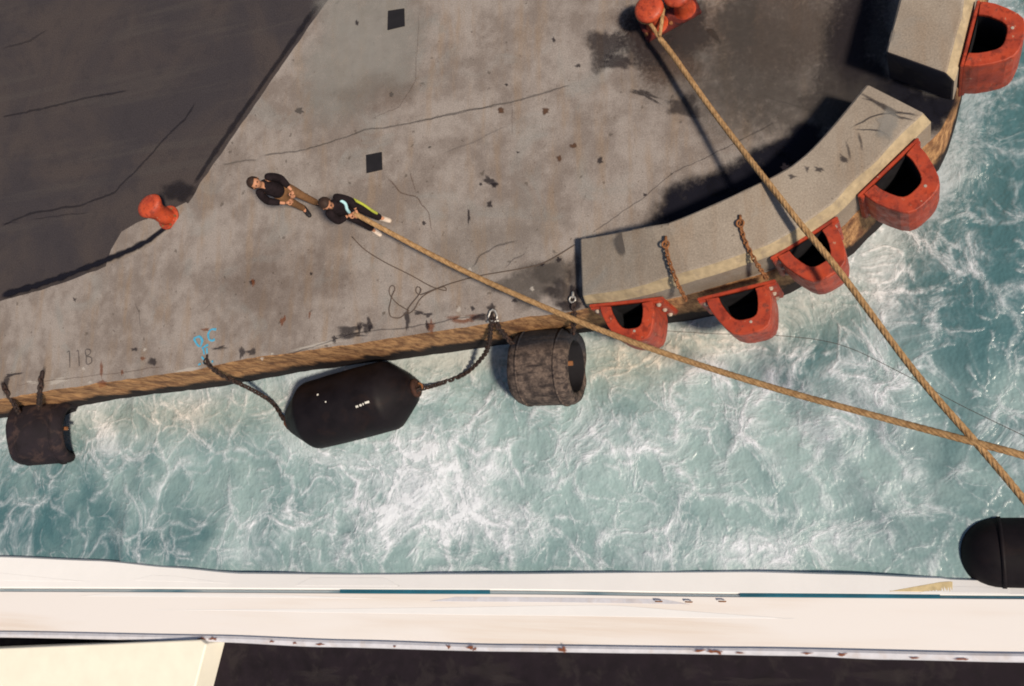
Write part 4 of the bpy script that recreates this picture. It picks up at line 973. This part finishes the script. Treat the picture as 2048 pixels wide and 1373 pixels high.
    for s in 'LR':
        i = len(V); V += [(*v['hp'+s], .112), (*v['hp'+s].lerp(v['kn'+s], .5), .095), (*v['kn'+s], .078), (*v['kn'+s].lerp(v['an'+s], .5), .07), (*(v['an'+s]+Vector((0, 0, -.03))), .068)]; E2 += [(1, i), (i, i+1), (i+1, i+2), (i+2, i+3), (i+3, i+4)]
    skin('trousers', V, E2, mats['trousers'], root)
    for s in 'LR':
        an = v['an'+s]; fd = Vector(v['ft'+s]); g = Vector((an.x, an.y, an.z-.045))
        skin('shoe', [(*(g-fd*.07), .056), (*(g+fd*.06), .056), (*(g+fd*.17+Vector((0, 0, -.006))), .052), (*(g+fd*.23+Vector((0, 0, -.01))), .04)], [(0, 1), (1, 2), (2, 3)], shoes, root, 2)
    return root, v
# worker standing back, arms folded forward over the belly
fa, fb = P(612, 419, 0), P(637, 409, 0); mid = (fa+fb)/2
h1 = math.radians(-33); R1 = Matrix.Rotation(-h1, 3, 'Z')
la, lb = R1 @ (fb-mid), R1 @ (fa-mid)      # left foot is the upper one in the picture
J = dict(pelvis=(-.03, -.02, .95), chest=(-.03, -.05, 1.30), neck=(-.02, -.07, 1.48), head=(.0, -.09, 1.63),
    shL=(-.03, .12, 1.40), elL=(-.02, .19, 1.12), wrL=(.21, .10, .97), shR=(-.03, -.22, 1.40), elR=(-.02, -.28, 1.12), wrR=(.21, -.15, .95),
    hpL=(-.02, .10, .90), knL=(la.x*.5+.03, la.y*.55+.04, .50), anL=(la.x, la.y, .09), hpR=(-.02, -.10, .90), knR=(lb.x*.5+.03, lb.y*.55-.04, .50), anR=(lb.x, lb.y, .09),
    ftL=(.95, .3, 0), ftR=(.95, -.3, 0), hdL=(.7, -.7, -.05), hdR=(.7, .7, -.05), pnL=(-.5, -.3, -.7), pnR=(-.5, .3, -.7))
person((mid.x, mid.y, 0), h1, J, (.7, 0, .75), dict(hair=M['hair'], jacket=M['black'], trousers=M['tan'], sleeve=.72), 'person in a black jacket and brown trousers standing behind, hands held in front', M['shoe'])
# worker hauling the rope
fa, fb = P(764, 438, 0), P(748, 460, 0); mid = (fa+fb)/2
h2 = math.radians(-30); R2 = Matrix.Rotation(-h2, 3, 'Z')
la, lb = (R2 @ (fa-mid))/SCL, (R2 @ (fb-mid))/SCL
hl = (R2 @ (hand-Vector((mid.x, mid.y, 0))))/SCL
J = dict(pelvis=(-.13, -.05, .90), chest=(-.09, -.08, 1.22), neck=(-.06, -.11, 1.40), head=(-.02, -.12, 1.54),
    shL=(-.08, .07, 1.32), elL=(.05, .12, 1.07), wrL=(hl.x-.05, hl.y+.07, hl.z+.03), shR=(-.06, -.24, 1.32), elR=(.0, -.28, 1.08), wrR=(hl.x-.13, hl.y-.09, hl.z+.04),
    hpL=(-.13, .10, .86), knL=(la.x*.5+.02, la.y*.6+.03, .48), anL=(la.x, la.y, .09), hpR=(-.13, -.10, .86), knR=(lb.x*.5+.02, lb.y*.6-.03, .48), anR=(lb.x, lb.y, .09),
    ftL=(1, .15, 0), ftR=(1, -.15, 0), hdL=(.6, -.75, -.1), hdR=(.75, .6, -.1), pnL=(-.3, -.3, -.8), pnR=(-.3, .3, -.8))
pr, v2 = person((mid.x, mid.y, 0), h2, J, (.9, -.15, .15), dict(hair=M['hair'], jacket=M['black'], trousers=M['black'], sleeve=.8), 'person in black with lime and pale blue stripes hauling the long rope', M['whiteshoe'])
def ribbon(name, pts, wd, mat):
    bm = bmesh.new(); add_tube(bm, spline(pts, 6), wd, 8); obj(name, bm, mat, pr, True)
ch = v2['chest']; pl_ = v2['pelvis']
ribbon('pale_stripe', [ch+Vector((.06, .13, .10)), ch+Vector((.15, .12, .0)), ch+Vector((.165, .05, -.10)), ch+Vector((.15, .02, -.22))], .028, M['pale'])
ribbon('violet_stripe', [ch+Vector((.06, .19, .03)), ch+Vector((.11, .17, -.05))], .034, M['violet'])
ribbon('lime_stripe', [v2['hpL']+Vector((.07, .075, .04)), v2['hpL'].lerp(v2['knL'], .5)+Vector((.055, .075, 0)), v2['knL']+Vector((.05, .055, 0)), v2['knL'].lerp(v2['anL'], .5)+Vector((.045, .045, 0))], .026, M['lime'])
